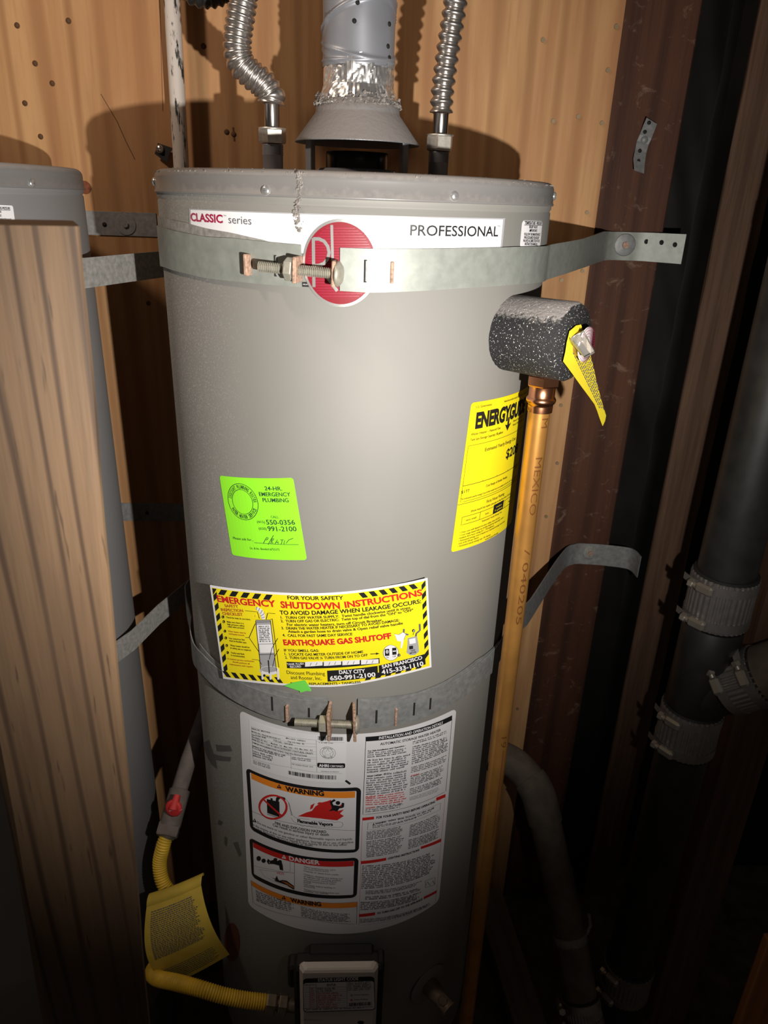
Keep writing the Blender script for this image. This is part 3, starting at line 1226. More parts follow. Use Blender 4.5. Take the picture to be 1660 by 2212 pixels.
def en_print(p):
    k = 'black'
    o = 0.0012
    p.text('U.S. Government', (8, 7.5), (35, 7.5), 3, k, o)
    p.text('Federal law prohibits removal of this label before consumer purchase.', (60, 7.5), (138, 7.5), 2.6, k, o)
    p.text('ENERGYGUIDE', (11, 33), (132, 33), 19, k, o, 0.05)
    p.poly([(75.5, 30), (79.5, 30), (79.5, 40), (85, 38.5), (77.5, 48), (70, 38.5), (75.5, 40)], k, o)
    p.text('Water Heater \u2013 Natural Gas', (6, 42), (60, 42), 3.2, k, o)
    p.text('Tank Size (Storage Capacity): 38 gallons', (6, 49), (67, 49), 3.2, k, o)
    p.text('Rheem Sales Company, Inc.', (92, 39.5), (136, 39.5), 2.8, k, o)
    p.text('Model: PROG40-38U RH62', (92, 45), (136, 45), 2.8, k, o)
    p.stroke([(4, 55), (140, 55)], 0.0004, k, o)
    p.stroke([(4, 55), (4, 130), (140, 130), (140, 55)], 0.0004, k, o)
    p.text('Estimated Yearly Energy Cost', (34, 67), (108, 67), 4.6, k, o)
    p.text('$208', (84, 88), (122, 88), 13, k, o, 0.02)
    p.stroke([(4, 108), (138, 108)], 0.0006, k, o)
    for x, h in ((4, 7), (38, 2), (67, 2), (95, 2), (138, 7)):
        p.stroke([(x, 108), (x, 108 - h)], 0.0005, k, o)
    p.text('$177', (3, 118), (16, 118), 4, k, o)
    p.text('$219', (122, 112), (134, 112), 3, k, o)
    p.text('Cost Range of Similar Models', (46, 118), (96, 118), 3.2, k, o)
    p.text('The estimated yearly energy Cost of this model was not available at the time the range was published.', (3, 127), (136, 127), 2.3, k, o)
    p.stroke([(0, 133), (140, 133)], 0.0005, k, o)
    p.text('First Hour Rating', (52, 142), (94, 142), 4.2, k, o)
    p.text('(How much hot water you get in the first hour of use)', (24, 148), (116, 148), 3, k, o)
    p.stroke([(10, 152), (132, 152), (132, 163), (10, 163), (10, 152)], 0.0005, k, o)
    for x in (42, 71, 100):
        p.stroke([(x, 152), (x, 163)], 0.0005, k, o)
    p.quad([(70, 150), (96, 150), (96, 163), (70, 163)], k, 0.0011)
    p.text('very small', (17, 159), (35, 159), 2.6, k, o)
    p.text('low', (53, 159), (60, 159), 2.6, k, o)
    p.text('medium', (76, 155.5), (90, 155.5), 2.4, 'yellow', 0.0014)
    p.text('71 gallons', (73, 160.5), (93, 160.5), 2.6, 'yellow', 0.0014)
    p.text('high', (112, 159), (120, 159), 2.6, k, o)
    p.text('Estimated Yearly Energy Use', (48, 168), (94, 168), 2.4, k, o)
    for i, t in enumerate(('\u2022 Your cost will depend on your utility rates and use.', '\u2022 Cost range based only on models fueled by natural gas with a',
                           'medium first hour rating (51 \u2013 74.9 gallons).', '\u2022 Estimated energy cost is based on a national average natural gas',
                           'cost of $1.09 per therm.', '\u2022 Estimated yearly energy use: 191 therms')):
        p.text(t, (10, 175 + i * 3.9), (10 + 0.0 + len(t) * 1.5, 175 + i * 3.9), 2.4, k, o)
    p.text('www.ftc.gov/energy', (60, 198.4), (92, 198.4), 2.4, k, o)


b = Print(ES)
en_base(b)
en = b.build('energy_label', heater, label='tall yellow energy label on the flank')
b = Print(ES)
en_print(b)
b.build('printing', en, kind='stuff')


# shutdown instruction sign: stiff, its free end stands off the jacket ---------
def sign_lift(u):
    return 0.0005 + 0.72 * (u + 0.045) ** 2


SS = CylSurf(R1, lift=sign_lift)
EZ = (430, 1230, 3.132)


SG_TOP = [(72, 107), (200, 125), (400, 146), (600, 159), (800, 162), (1000, 150), (1200, 125), (1400, 91), (1547, 58)]
SG_BOT = [(164, 739), (300, 757), (450, 773), (620, 787), (850, 795), (1000, 785), (1150, 762), (1300, 730), (1450, 694), (1574, 661)]


def sg_pt(s_, t_):
    """a share of the width and height of the sign, as a picture point"""
    xa = 72 + (1547 - 72) * s_
    xb = 164 + (1574 - 164) * s_
    def yy(tab, x):
        for i_, ((x0, y0), (x1, y1)) in enumerate(zip(tab, tab[1:])):
            if x <= x1 + 1e-6:
                m0 = (y1 - tab[max(i_ - 1, 0)][1]) / (x1 - tab[max(i_ - 1, 0)][0])
                n_ = min(i_ + 2, len(tab) - 1)
                m1 = (tab[n_][1] - y0) / (tab[n_][0] - x0)
                h_ = x1 - x0
                f = (x - x0) / h_
                return (2 * f ** 3 - 3 * f * f + 1) * y0 + (f ** 3 - 2 * f * f + f) * h_ * m0 + (3 * f * f - 2 * f ** 3) * y1 + (f ** 3 - f * f) * h_ * m1
        return tab[-1][1]
    ya, yb = yy(SG_TOP, xa), yy(SG_BOT, xb)
    return (xa + (xb - xa) * t_, ya + (yb - ya) * t_)


def sg_sheet(p, s0, s1, t0, t1, mat, off, n=60, m=4):
    pts = [p.q(sg_pt(s0 + (s1 - s0) * i_ / n, t0 + (t1 - t0) * j_ / m)) for j_ in range(m + 1) for i_ in range(n + 1)]
    p.tri2(pts, [(b * (n + 1) + a, b * (n + 1) + a + 1, (b + 1) * (n + 1) + a + 1, (b + 1) * (n + 1) + a) for b in range(m) for a in range(n)], mat, off)


def sg_base(p):
    sg_sheet(p, 0, 1, 0, 1, 'white', 0.0003)
    sg_sheet(p, 0, 1, 0, 1, 'white', -0.0004)
    sg_sheet(p, 0.0085, 0.9915, 0.022, 0.978, 'yellow', 0.0005)


def sg_print(p):
    k, o = 'black', 0.0011
    # hazard stripes round the edge
    def hstripe(a, b_, t0, t1, n, sl):
        for i_ in range(n):
            f0 = a + (b_ - a) * i_ / n
            f1 = f0 + (b_ - a) / n * 0.55
            p.quad([sg_pt(f0 + sl, t0), sg_pt(f1 + sl, t0), sg_pt(f1, t1), sg_pt(f0, t1)], k, 0.0008)
    def vstripe(s0, s1, n, sl):
        for i_ in range(n):
            f0 = 0.06 + 0.88 * i_ / n
            f1 = f0 + 0.88 / n * 0.55
            p.quad([sg_pt(s0, f0 + sl), sg_pt(s1, f0), sg_pt(s1, f1), sg_pt(s0, f1 + sl)], k, 0.0008)
    hstripe(0.035, 0.295, 0.027, 0.085, 5, 0.018)
    hstripe(0.70, 0.975, 0.027, 0.085, 6, -0.018)
    hstripe(0.02, 0.31, 0.915, 0.973, 7, -0.018)
    hstripe(0.68, 0.97, 0.915, 0.973, 6, 0.018)
    vstripe(0.011, 0.030, 8, 0.045)
    vstripe(0.989, 0.970, 8, -0.045)
    p.poly([sg_pt(0.011, 0.027), sg_pt(0.032, 0.027), sg_pt(0.011, 0.10)], k, 0.0008)
    p.text('FOR YOUR SAFETY', (603, 200), (979, 201), 25, k, o, 0.02)
    p.text('EMERGENCY', (130, 215), (527, 250), 41, 'red', o, 0.032)
    p.text('SHUTDOWN', (558, 256), (957, 263), 43, 'red', o, 0.036)
    p.text('INSTRUCTIONS', (990, 257), (1512, 171), 41, 'red', o, 0.036)
    p.text('SAFETY', (180, 253), (273, 258), 18, 'brown_print', o, 0.03)
    p.text('INSPECTION', (155, 279), (306, 286), 18, 'brown_print', o, 0.03)
    p.text('CHECKLIST', (165, 305), (303, 312), 18, 'brown_print', o, 0.03)
    p.text('TO AVOID DAMAGE WHEN LEAKAGE OCCURS:', (552, 302), (1503, 224), 27, k, o, 0.025)
    for t, a, b_, h in (('1.  TURN OFF WATER SUPPLY:  Twist handle clockwise until it stops', (558, 330), (1430, 262), 17),
                        ('2.  TURN OFF GAS OR ELECTRIC:  Twist top of dial from the "ON" to "OFF"', (558, 354), (1450, 280), 17),
                        ('For electric water heaters, turn off Circuit Breaker.', (600, 378), (1245, 346), 17),
                        ('3.  DRAIN THE WATER HEATER IF NECESSARY TO AVOID DAMAGE:', (563, 402), (1355, 348), 17),
                        ('Attach a garden hose to drain valve & Open relief valve handle', (607, 425), (1380, 368), 17),
                        ('4.  CALL FOR FAST SAME DAY SERVICE', (570, 450), (1040, 442), 17)):
        p.text(t, a, b_, h, k, o, 0.022)
    p.text('EARTHQUAKE GAS SHUTOFF', (577, 508), (1303, 462), 36, 'red', o, 0.045)
    p.text('IF YOU SMELL GAS:', (580, 552), (815, 554), 17, k, o, 0.018)
    p.text('1.  LOCATE GAS METER OUTSIDE OF HOME', (584, 577), (1113, 562), 17, k, o, 0.018)
    p.text('2.  TURN GAS VALVE \u00bc TURN FROM ON TO OFF', (587, 601), (1143, 584), 17, k, o, 0.018)
    p.stroke([(1160, 569), (1200, 567)], 0.0011, k, o)
    p.poly([(1198, 559), (1222, 566), (1198, 575)], k, o)
    p.quad([(595, 622), (1221, 597), (1223, 634), (598, 666)], k, 0.0008)
    for x0, x1 in ((720, 838), (846, 963), (971, 1088), (1097, 1215)):
        yy = lambda x, d: 617 + d - (x - 595) * 0.0385 + 3
        p.quad([(x0, yy(x0, 8)), (x1, yy(x1, 7)), (x1, yy(x1, 36)), (x0, yy(x0, 40))], 'white', 0.0011)
        for f in (0.33, 0.66):
            x = x0 + (x1 - x0) * f
            p.stroke([(x + 4, yy(x, 14)), (x - 5, yy(x, 34))], 0.0005, k, 0.0014)
    p.text('TANK FLUSH', (600, 645), (712, 641), 13, 'white', o, 0.02)
    p.text('RECORD', (620, 662), (695, 660), 13, 'white', o, 0.02)
    p.text('Discount Plumbing', (598, 704), (855, 713), 24, k, o, 0.0)
    p.text('and Rooter, Inc.', (625, 738), (833, 745), 24, k, o, 0.0)
    p.quad([(868, 683), (1209, 650), (1212, 722), (872, 757)], k, 0.0008)
    p.text('DALY CITY', (950, 704), (1126, 694), 24, 'white', o, 0.03)
    p.text('650-991-2100', (890, 747), (1196, 720), 28, 'white', o, 0.03)
    p.quad([(1216, 648), (1528, 570), (1533, 640), (1220, 720)], k, 0.0008)
    p.text('SAN FRANCISCO', (1240, 668), (1511, 603), 23, 'white', o, 0.03)
    p.text('415-333-1110', (1238, 706), (1519, 645), 28, 'white', o, 0.03)
    p.text('REPLACEMENTS \u2022 TANKLESS', (748, 778), (1095, 765), 15, k, o, 0.02)
    p.text('REPAIRS \u2022', (625, 776), (738, 779), 15, k, o, 0.02)
    for (cx, cy), lt in zip(((166, 320), (171, 352), (179, 416), (185, 462), (191, 513), (197, 561)), 'ABCDEF'):
        p.disc((cx, cy), 9, 10, k, 0.0010, 16)
        p.text(lt, (cx - 3.5, cy + 5), (cx + 3.5, cy + 5), 10, 'yellow', 0.0013)
    for t, a, b_, c in (('Check for leaks & corrosion.', (189, 326), (355, 341), k), ('Make sure there is a', (195, 357), (309, 368), k),
                        ('high pressure safety', (197, 373), (313, 385), k), ('relief valve present.', (200, 389), (313, 400), k),
                        ('Water heater must be', (203, 420), (323, 433), 'brown_print'), ('earthquake braced.', (207, 437), (313, 449), 'brown_print'),
                        ('Gas connector line', (208, 468), (315, 479), k), ('must be flexible type.', (210, 484), (328, 498), k),
                        ('Water heater should be', (217, 516), (347, 530), k), ('in safety pan as required.', (218, 533), (358, 550), k),
                        ('Yearly tank flush', (222, 566), (312, 576), k), ('is recommended.', (222, 582), (316, 594), k),
                        ('A trained service technician', (198, 606), (378, 624), 'brown_print'), ('should perform all', (233, 627), (348, 641), 'brown_print'),
                        ('maintenance and repairs.', (213, 643), (372, 661), 'brown_print')):
        p.text(t, a, b_, 10, c, o, 0.012)
    # the drawing of a heater
    p.quad([(389, 340), (488, 338), (530, 690), (425, 694)], 'mid_print', 0.0009)
    p.quad([(393, 372), (487, 370), (503, 498), (405, 500)], 'white', 0.0012)
    p.fine([(408, 380), (480, 380), (492, 492), (416, 494)], 9, k, 0.0014, seed=5)
    p.quad([(410, 505), (505, 503), (512, 560), (418, 562)], 'white', 0.0011)
    p.poly(p.ell((480, 680), 66, 30, 24), 'white', 0.0013)
    p.poly(p.ell((480, 672), 54, 20, 24), 'mid_print', 0.0014)
    for x in (424, 478, 530):
        p.quad([(x, 690), (x + 16, 690), (x + 18, 742), (x + 4, 742)], 'white', 0.0012)
    p.poly([(385, 262), (398, 250), (430, 268), (448, 300), (452, 335), (428, 336), (420, 305), (404, 280)], 'white', 0.0011)
    for a, b_ in (((398, 250), (392, 268)), ((416, 258), (406, 280)), ((434, 272), (420, 296)), ((446, 296), (424, 312)), ((450, 318), (428, 326))):
        p.stroke([a, b_], 0.0005, k, 0.0014)
    for l in ([(318, 276), (400, 284), (415, 330)], [(520, 296), (470, 292), (460, 335)], [(320, 458), (345, 458), (386, 364)], [(345, 458), (412, 556)],
              [(538, 462), (498, 530), (480, 605)], [(545, 535), (520, 580), (503, 655)], [(389, 345), (425, 690)], [(488, 342), (530, 690)], [(389, 340), (488, 338)],
              [(412, 574), (512, 570)], [(396, 352), (490, 350)], [(365, 605), (410, 610), (430, 640)], [(490, 335), (500, 330), (545, 660)]):
        p.stroke(l, 0.0007, k, 0.0015)
    p.stroke([(474, 610), (480, 700)], 0.0016, k, 0.0015)
    p.disc((392, 312), 8, 9, 'yellow', 0.0016, 12)
    p.disc((454, 289), 8, 9, 'yellow', 0.0016, 12)
    p.disc((447, 714), 8, 9, k, 0.0016, 12)
    # gas meter, hand and dial
    p.poly([(1412, 462), (1474, 448), (1484, 500), (1488, 552), (1462, 576), (1428, 578), (1404, 560), (1410, 510)], 'mid_print', 0.0010)
    p.quad([(1420, 470), (1462, 460), (1466, 494), (1424, 502)], 'white', 0.0013)
    p.quad([(1420, 516), (1446, 512), (1448, 534), (1422, 538)], k, 0.0013)
    p.text('GAS', (1432, 552), (1462, 546), 11, k, 0.0013, 0.02)
    p.text('METER', (1426, 570), (1470, 560), 11, k, 0.0013, 0.02)
    p.stroke([(1386, 400), (1384, 430), (1416, 440)], 0.0022, 'grey_print', 0.0011)
    p.stroke([(1492, 366), (1494, 410), (1470, 430), (1466, 450)], 0.0022, 'grey_print', 0.0011)
    p.poly([(1322, 432), (1350, 438), (1380, 420), (1400, 436), (1386, 470), (1372, 530), (1362, 528), (1366, 484), (1340, 480)], 'white', 0.0012)
    p.stroke([(1322, 432), (1350, 438), (1380, 420), (1400, 436), (1386, 470)], 0.0004, k, 0.0014)
    p.disc((1298, 560), 52, 52, 'white', 0.0010, 32)
    p.stroke(p.ell((1298, 560), 52, 52, 40, 0, 2 * pi - 1e-3), 0.0004, k, 0.0014)
    p.quad([(1256, 536), (1286, 533), (1288, 580), (1258, 582)], k, 0.0013)
    p.quad([(1306, 528), (1334, 525), (1336, 572), (1308, 575)], k, 0.0013)
    p.disc((1272, 553), 9, 13, 'white', 0.0015, 14)
    p.quad([(1310, 546), (1332, 544), (1332, 551), (1310, 553)], 'white', 0.0015)
    p.quad([(1270, 543), (1274, 543), (1274, 563), (1270, 563)], k, 0.0017)
    p.text('On', (1266, 597), (1284, 595), 11, k, 0.0015)
    p.text('Off', (1310, 591), (1332, 588), 11, k, 0.0015)
    p.disc((1352, 576), 10, 11, k, 0.0015, 14)
    p.text('2', (1348, 582), (1356, 582), 12, 'white', 0.0017)
    p.disc((1451, 411), 10, 11, k, 0.0015, 14)
    p.text('1', (1448, 417), (1454, 417), 12, 'white', 0.0017)
    p.stroke([(1451, 425), (1447, 440)], 0.0006, k, 0.0014)


sticker('shutdown_sign', sg_base, sg_print, 'yellow shutdown instruction sign with black hazard border', SS, zoom=EZ, step=0.004)
p = Print(SS, EZ)
p.poly([(580, 780), (640, 758), (722, 742), (764, 806), (762, 818), (735, 814), (690, 826), (684, 815)], 'green_scrap', 0.0024)
p.build('sticker_scrap', heater, label='torn bright green scrap over the yellow sign')


# large instruction sheet ------------------------------------------------------
BZ = (500, 1500, 3.32)
BZ2 = (520, 1540, 6.146)
BZ3 = (770, 1540, 4.704)


def sh_base(p):
    p.zoom(*BZ)
    p.rrect([(62, 108), (1614, 95), (1488, 1478), (124, 1507)], 'white', B0, 0.03)


def sh_print(p):
    k, g, o = 'black', 'grey_print', 0.0012
    W = 'white'
    p.zoom(*BZ2)
    # rating plate
    p.quad([(118, 85), (1410, 300), (1395, 915), (140, 690)], 'white2', 0.0009)
    for l in ([(152, 175), (1005, 352)], [(152, 175), (172, 600)], [(1008, 352), (1015, 778)], [(672, 548), (676, 735)], [(172, 600), (640, 712), (1015, 780), (1355, 797)],
              [(1005, 370), (1380, 386)], [(676, 585), (1010, 603)], [(678, 652), (1012, 690)], [(160, 262), (1006, 405)], [(162, 300), (1007, 445)], [(164, 340), (1008, 510)], [(166, 380), (1009, 545)], [(168, 425), (1010, 582)], [(170, 470), (672, 556)]):
        p.stroke(l, 0.0003, g, o)
    for t, a, b_, h in (('SERIAL NO.  M421715161', (158, 210), (400, 265), 18), ('MODEL NO.  PROG40-38U RH62 U11', (158, 248), (535, 350), 18), ('MFG. DATE  10SEP2017', (608, 335), (870, 378), 18),
                        ('Input BTU/HR  38 000', (160, 290), (345, 335), 18), ('Cap. U.S. Gals.  40', (632, 378), (848, 415), 18), ('TYPE GAS \u2013  NATURAL', (442, 368), (705, 425), 20),
                        ('Gas PRESS. IN. W.C. \u2013  Manifold - 5.0   Max. Inlet - 10.5  Min. Inlet - 4.5', (160, 320), (960, 500), 20),
                        ('ANSI Z21.10.1 - CSA 4.1-2014 CATEGORY I NATURAL DRAFT', (160, 352), (968, 545), 22),
                        ('COMPLIES WITH JURISDICTIONS HAVING 10ng/J NOx REGULATIONS', (162, 392), (885, 575), 20)):
        p.text(t, a, b_, h, k, o, 0.012)
    p.fine([(166, 425), (620, 560), (620, 600), (168, 470)], 2, k, o, seed=11)
    p.fine([(168, 490), (440, 570), (460, 650), (172, 580)], 3, g, o, seed=12)
    p.fine([(176, 620), (400, 690), (400, 745), (178, 672)], 3, g, o, seed=13)
    p.fine([(685, 575), (940, 605), (940, 650), (688, 620)], 2, g, o, seed=14)
    p.text('MAX. WORKING PRESSURE  150 PSI', (688, 680), (965, 718), 18, g, o)
    p.bars([(1030, 300), (1360, 312), (1360, 362), (1030, 352)], 95, k, o)
    p.fine([(1040, 380), (1255, 390), (1255, 410), (1040, 400)], 1, g, o, seed=15)
    c = p.q((1160, 522))
    rr = p.q((1262, 530))[0] - c[0]
    for f in (1.0, 0.72):
        p.stroke([(c[0] + rr * f * cos(a), c[1] + rr * f * 0.98 * sin(a)) for a in [2 * pi * i / 40 for i in range(41)]], 0.0004, g, o, raw=True)
    star = [(c[0] + rr * (0.72 if i % 2 == 0 else 0.29) * sin(i * pi / 5), c[1] + rr * (0.72 if i % 2 == 0 else 0.29) * cos(i * pi / 5)) for i in range(11)]
    p.stroke(star, 0.0004, g, o, raw=True)
    p.arc_text('DESIGN', c, rr * 0.76, rr * 0.19, radians(135), radians(45), g, o)
    p.arc_text('CERTIFIED', c, rr * 0.96, rr * 0.19, radians(222), radians(318), g, o)
    p.rrect([(1020, 652), (1390, 660), (1390, 725), (1022, 715)], k, 0.0012, 0.06)
    p.text('AHRI', (1042, 704), (1178, 709), 34, W, 0.0015, 0.05)
    p.text('CERTIFIED', (1190, 709), (1368, 713), 26, W, 0.0015, 0.02)
    p.text('ASSEMBLED IN MEXICO', (1070, 775), (1308, 782), 15, g, o)
    p.bars([(640, 758), (1270, 822), (1270, 878), (642, 808)], 120, k, o, 8)
    p.stroke([(1395, 888), (1425, 910), (1458, 936)], 0.0034, k, 0.0014)
    # first warning panel
    p.zoom(*BZ)
    p.rrect([(108, 520), (932, 660), (915, 1128), (138, 962)], k, 0.0009, 0.05)
    p.rrect([(136, 555), (898, 688), (888, 1108), (160, 948)], W, 0.0011, 0.012)
    p.quad([(145, 558), (889, 690), (887, 736), (150, 602)], 'orange', 0.0013)
    p.text('WARNING', (392, 685), (668, 722), 33, k, 0.0016, 0.045)
    def tri(cx, cy, r, mat, mark):
        p.poly([(cx, cy - r), (cx + r, cy + r * 0.9), (cx - r, cy + r * 0.55)], mat, 0.0016)
        p.stroke([(cx - 1, cy - r * 0.4), (cx - 1, cy + r * 0.3)], 0.0011, mark, 0.0018)
    tri(347, 655, 17, k, 'orange')
    p.stroke([(150, 832), (500, 930), (700, 960), (888, 970)], 0.0005, k, 0.0014)
    # can with nozzle, struck out
    p.quad([(258, 745), (348, 765), (350, 875), (262, 845)], k, 0.0014)
    p.quad([(285, 738), (300, 742), (300, 756), (285, 752)], k, 0.0014)
    p.stroke([(330, 775), (335, 742), (352, 732), (390, 745)], 0.0046, k, 0.0015)
    p.quad([(262, 848), (348, 876), (348, 886), (262, 856)], 'mid_print', 0.0015)
    p.stroke(p.ell((303, 803), 97, 84, 44, 0, 2 * pi - 1e-3), 0.0034, 'red', 0.0016)
    p.stroke([(230, 742), (372, 870)], 0.0036, 'red', 0.0017)
    p.stroke([(392, 745), (418, 775), (432, 830), (440, 860), (465, 880), (560, 890)], 0.0005, g, 0.0015)
    wob = []
    for i in range(40):
        wob.append((412 + i * 0.6 + 4 * sin(i * 1.1), 770 + i * 2.4))
    p.stroke(wob, 0.0005, g, 0.0015)
    cl = [(432, 880), (450, 908), (480, 920)]
    for i in range(18):
        a = i / 17
        cl.append((500 + 260 * a, 932 + 8 * abs(sin(i * 1.6)) + 10 * a))
    cl += [(790, 945), (803, 930), (795, 912), (770, 908), (745, 912), (720, 905), (690, 908), (660, 900), (620, 905), (590, 898)]
    p.stroke(cl, 0.0005, g, 0.0015)
    p.poly([(480, 868), (540, 842), (580, 830), (605, 798), (650, 770), (690, 760), (716, 750), (730, 790), (765, 830), (808, 820), (780, 850), (808, 866), (760, 898), (640, 884), (560, 876)], 'red', 0.0014)
    p.poly([(566, 822), (572, 790), (600, 775), (585, 812)], 'red', 0.0014)
    p.poly([(615, 782), (630, 768), (660, 770), (640, 784)], 'red', 0.0014)
    p.poly([(770, 800), (800, 775), (795, 812)], 'red', 0.0014)
    # figure
    p.disc((766, 772), 16, 14, k, 0.0017, 18)
    p.poly([(720, 790), (740, 788), (766, 792), (800, 800), (806, 806), (776, 812), (760, 835), (735, 826), (700, 832), (722, 812)], k, 0.0016)
    p.stroke([(728, 795), (716, 768), (745, 750)], 0.0038, k, 0.0016)
    p.stroke([(800, 802), (802, 772)], 0.0036, k, 0.0016)
    p.text('Flammable Vapors', (478, 910), (730, 936), 22, k, 0.0016, 0.045)
    p.text('FIRE AND EXPLOSION HAZARD', (318, 925), (683, 990), 19, k, 0.0014, 0.02)
    p.text('Can result in serious injury or death', (302, 938), (702, 1010), 19, k, 0.0014, 0.012)
    tri(172, 900, 15, k, W)
    for t, a, b_ in (('Do not store or use gasoline or other flammable vapors and liquids', (192, 920), (866, 1038)), ('in the vicinity of this or any other appliance. Storage of or use of gasoline', (160, 935), (876, 1060)),
                     ('or other flammable vapors or liquids in the vicinity of this or any other', (160, 952), (833, 1078)), ('appliance can result in serious injury or death.', (162, 968), (590, 1086))):
        p.text(t, a, b_, 15, k, 0.0014, 0.006)
    # danger panel
    p.rrect([(132, 1020), (914, 1164), (900, 1452), (150, 1304)], k, 0.0009, 0.05)
    p.rrect([(158, 1056), (882, 1188), (874, 1432), (166, 1284)], W, 0.0011, 0.012)
    p.quad([(160, 1056), (880, 1188), (878, 1226), (162, 1092)], 'red', 0.0013)
    p.text('DANGER', (420, 1183), (638, 1215), 30, W, 0.0016, 0.03)
    tri(381, 1160, 16, W, 'red')
    p.stroke([(455, 1150), (455, 1395)], 0.0005, k, 0.0014)
    p.stroke([(168, 1225), (300, 1252), (455, 1278)], 0.0004, g, 0.0014)
    p.stroke([(205, 1250), (240, 1300), (450, 1388)], 0.0004, g, 0.0014)
    p.stroke([(205, 1250), (420, 1268)], 0.0004, g, 0.0014)
    p.stroke([(424, 1150), (424, 1268), (455, 1278)], 0.0004, g, 0.0014)
    p.disc((201, 1172), 16, 18, k, 0.0015, 16)
    p.disc((236, 1188), 16, 16, k, 0.0015, 8)
    p.stroke([(275, 1180), (266, 1196), (276, 1212)], 0.004, k, 0.0015)
    p.poly([(278, 1190), (310, 1180), (365, 1195), (372, 1222), (376, 1258), (352, 1252), (346, 1222), (310, 1212), (280, 1210)], k, 0.0015)
    p.disc((320, 1178), 14, 10, k, 0.0015, 12)
    p.disc((352, 1194), 14, 12, k, 0.0015, 12)
    p.text('HOT', (333, 1282), (388, 1290), 16, 'pink', 0.0015, 0.02)
    p.poly([(290, 1305), (318, 1318), (330, 1295), (340, 1322), (350, 1330), (370, 1325), (400, 1330), (452, 1368), (452, 1396), (400, 1362), (350, 1345), (310, 1330), (322, 1326)], k, 0.0015)
    p.poly([(360, 1330), (400, 1340), (448, 1372), (448, 1384), (400, 1354)], 'brown_print', 0.0017)
    for i, t in enumerate(('Water temperature over 125\u00b0F', 'can cause severe burns', 'instantly or death from scalds.', 'Children, disabled and elderly are', 'at highest risk of being scalded.', 'See instruction manual before', 'setting temperature at water', 'heater.', 'Feel water before bathing or', 'showering.', 'Temperature limiting valves are', 'available, see manual.')):
        y = (1238, 1252, 1267, 1293, 1307, 1322, 1336, 1350, 1364, 1378, 1400, 1412)[i]
        n = len(t)
        p.text(t, (522, y - 4), (522 + n * 8.1, y - 4 + n * 0.95), 10, g, 0.0014, 0.012)
    # last warning panel
    p.stroke([(145, 1330), (903, 1482), (898, 1642), (560, 1600), (160, 1490), (145, 1330)], 0.0005, k, 0.0013)
    p.quad([(148, 1332), (902, 1484), (900, 1520), (150, 1366)], 'orange', 0.0012)
    p.text('WARNING', (428, 1480), (648, 1512), 28, k, 0.0016, 0.045)
    tri(380, 1452, 15, k, 'orange')
    p.fine([(180, 1400), (468, 1490), (440, 1560), (186, 1480)], 6, g, 0.0014, seed=20)
    p.fine([(500, 1515), (858, 1570), (856, 1630), (506, 1590)], 7, g, 0.0014, seed=21)
    # right-hand column
    p.zoom(*BZ3)
    p.quad([(95, 238), (970, 20), (968, 70), (95, 284)], k, 0.0012)
    p.text('INSTALLATION AND OPERATION DETAILS', (228, 262), (872, 105), 27, W, 0.0015, 0.025)
    p.text('AUTOMATIC STORAGE WATER HEATER', (242, 322), (853, 178), 25, k, 0.0014, 0.012)
    p.stroke([(96, 284), (66, 1026), (906, 790), (968, 60)], 0.0006, k, 0.0013)
    p.text('For Safe Installation and Operation -', (118, 388), (500, 330), 14, k, 0.0014, 0.03)
    p.fine([(116, 396), (522, 345), (522, 400), (114, 458)], 3, g, 0.0014, seed=30)
    p.fine([(112, 470), (535, 415), (528, 548), (108, 616)], 6, g, 0.0014, seed=31)
    p.text('Water Leakage -', (106, 645), (272, 622), 15, k, 0.0014, 0.035)
    p.fine([(280, 610), (518, 578), (518, 600), (280, 640)], 1, g, 0.0014, seed=32)
    p.fine([(104, 655), (522, 600), (516, 780), (98, 838)], 8, g, 0.0014, seed=33)
    p.fine([(98, 838), (512, 785), (505, 900), (94, 940)], 5, 'pink', 0.0014, seed=34, dens=1.15)
    p.text('CAUTION', (96, 860), (188, 848), 13, 'pink', 0.0015, 0.04)
    p.text('WARNING', (94, 968), (192, 956), 13, 'pink', 0.0015, 0.04)
    p.fine([(205, 945), (475, 905), (475, 925), (205, 965)], 1, g, 0.0014, seed=35)
    p.fine([(94, 975), (490, 912), (480, 950), (92, 1012)], 2, g, 0.0014, seed=36)
    p.fine([(572, 285), (935, 165), (930, 200), (570, 322)], 2, g, 0.0014, seed=37)
    p.fine([(570, 335), (932, 230), (915, 385), (560, 528)], 9, g, 0.0014, seed=38)
    p.fine([(558, 545), (915, 420), (895, 500), (552, 610)], 4, g, 0.0014, seed=39)
    p.text('WARNING', (550, 640), (638, 618), 13, 'pink', 0.0015, 0.03)
    p.fine([(550, 640), (890, 520), (880, 620), (545, 748)], 6, g, 0.0014, seed=40)
    p.fine([(542, 765), (880, 645), (870, 710), (540, 835)], 4, g, 0.0014, seed=41)
    p.fine([(540, 850), (845, 740), (840, 790), (538, 888)], 4, 'mid_print', 0.0014, seed=42)
    for q, m in (([(62, 1058), (180, 1046), (180, 1074), (62, 1088)], 'red'), ([(810, 855), (902, 818), (902, 850), (808, 890)], 'red'),
                 ([(48, 1498), (304, 1464), (302, 1492), (47, 1530)], 'red'), ([(654, 1352), (860, 1270), (858, 1302), (652, 1378)], 'red'),
                 ([(28, 2038), (190, 2018), (190, 2048), (28, 2068)], 'red'), ([(684, 1862), (815, 1795), (812, 1822), (682, 1888)], 'red')):
        p.quad(q, m, 0.0013)
    p.text('FOR YOUR SAFETY READ BEFORE OPERATING', (202, 1068), (796, 905), 22, k, 0.0014, 0.03)
    p.text('LIGHTING INSTRUCTIONS', (320, 1482), (636, 1394), 20, k, 0.0014, 0.03)
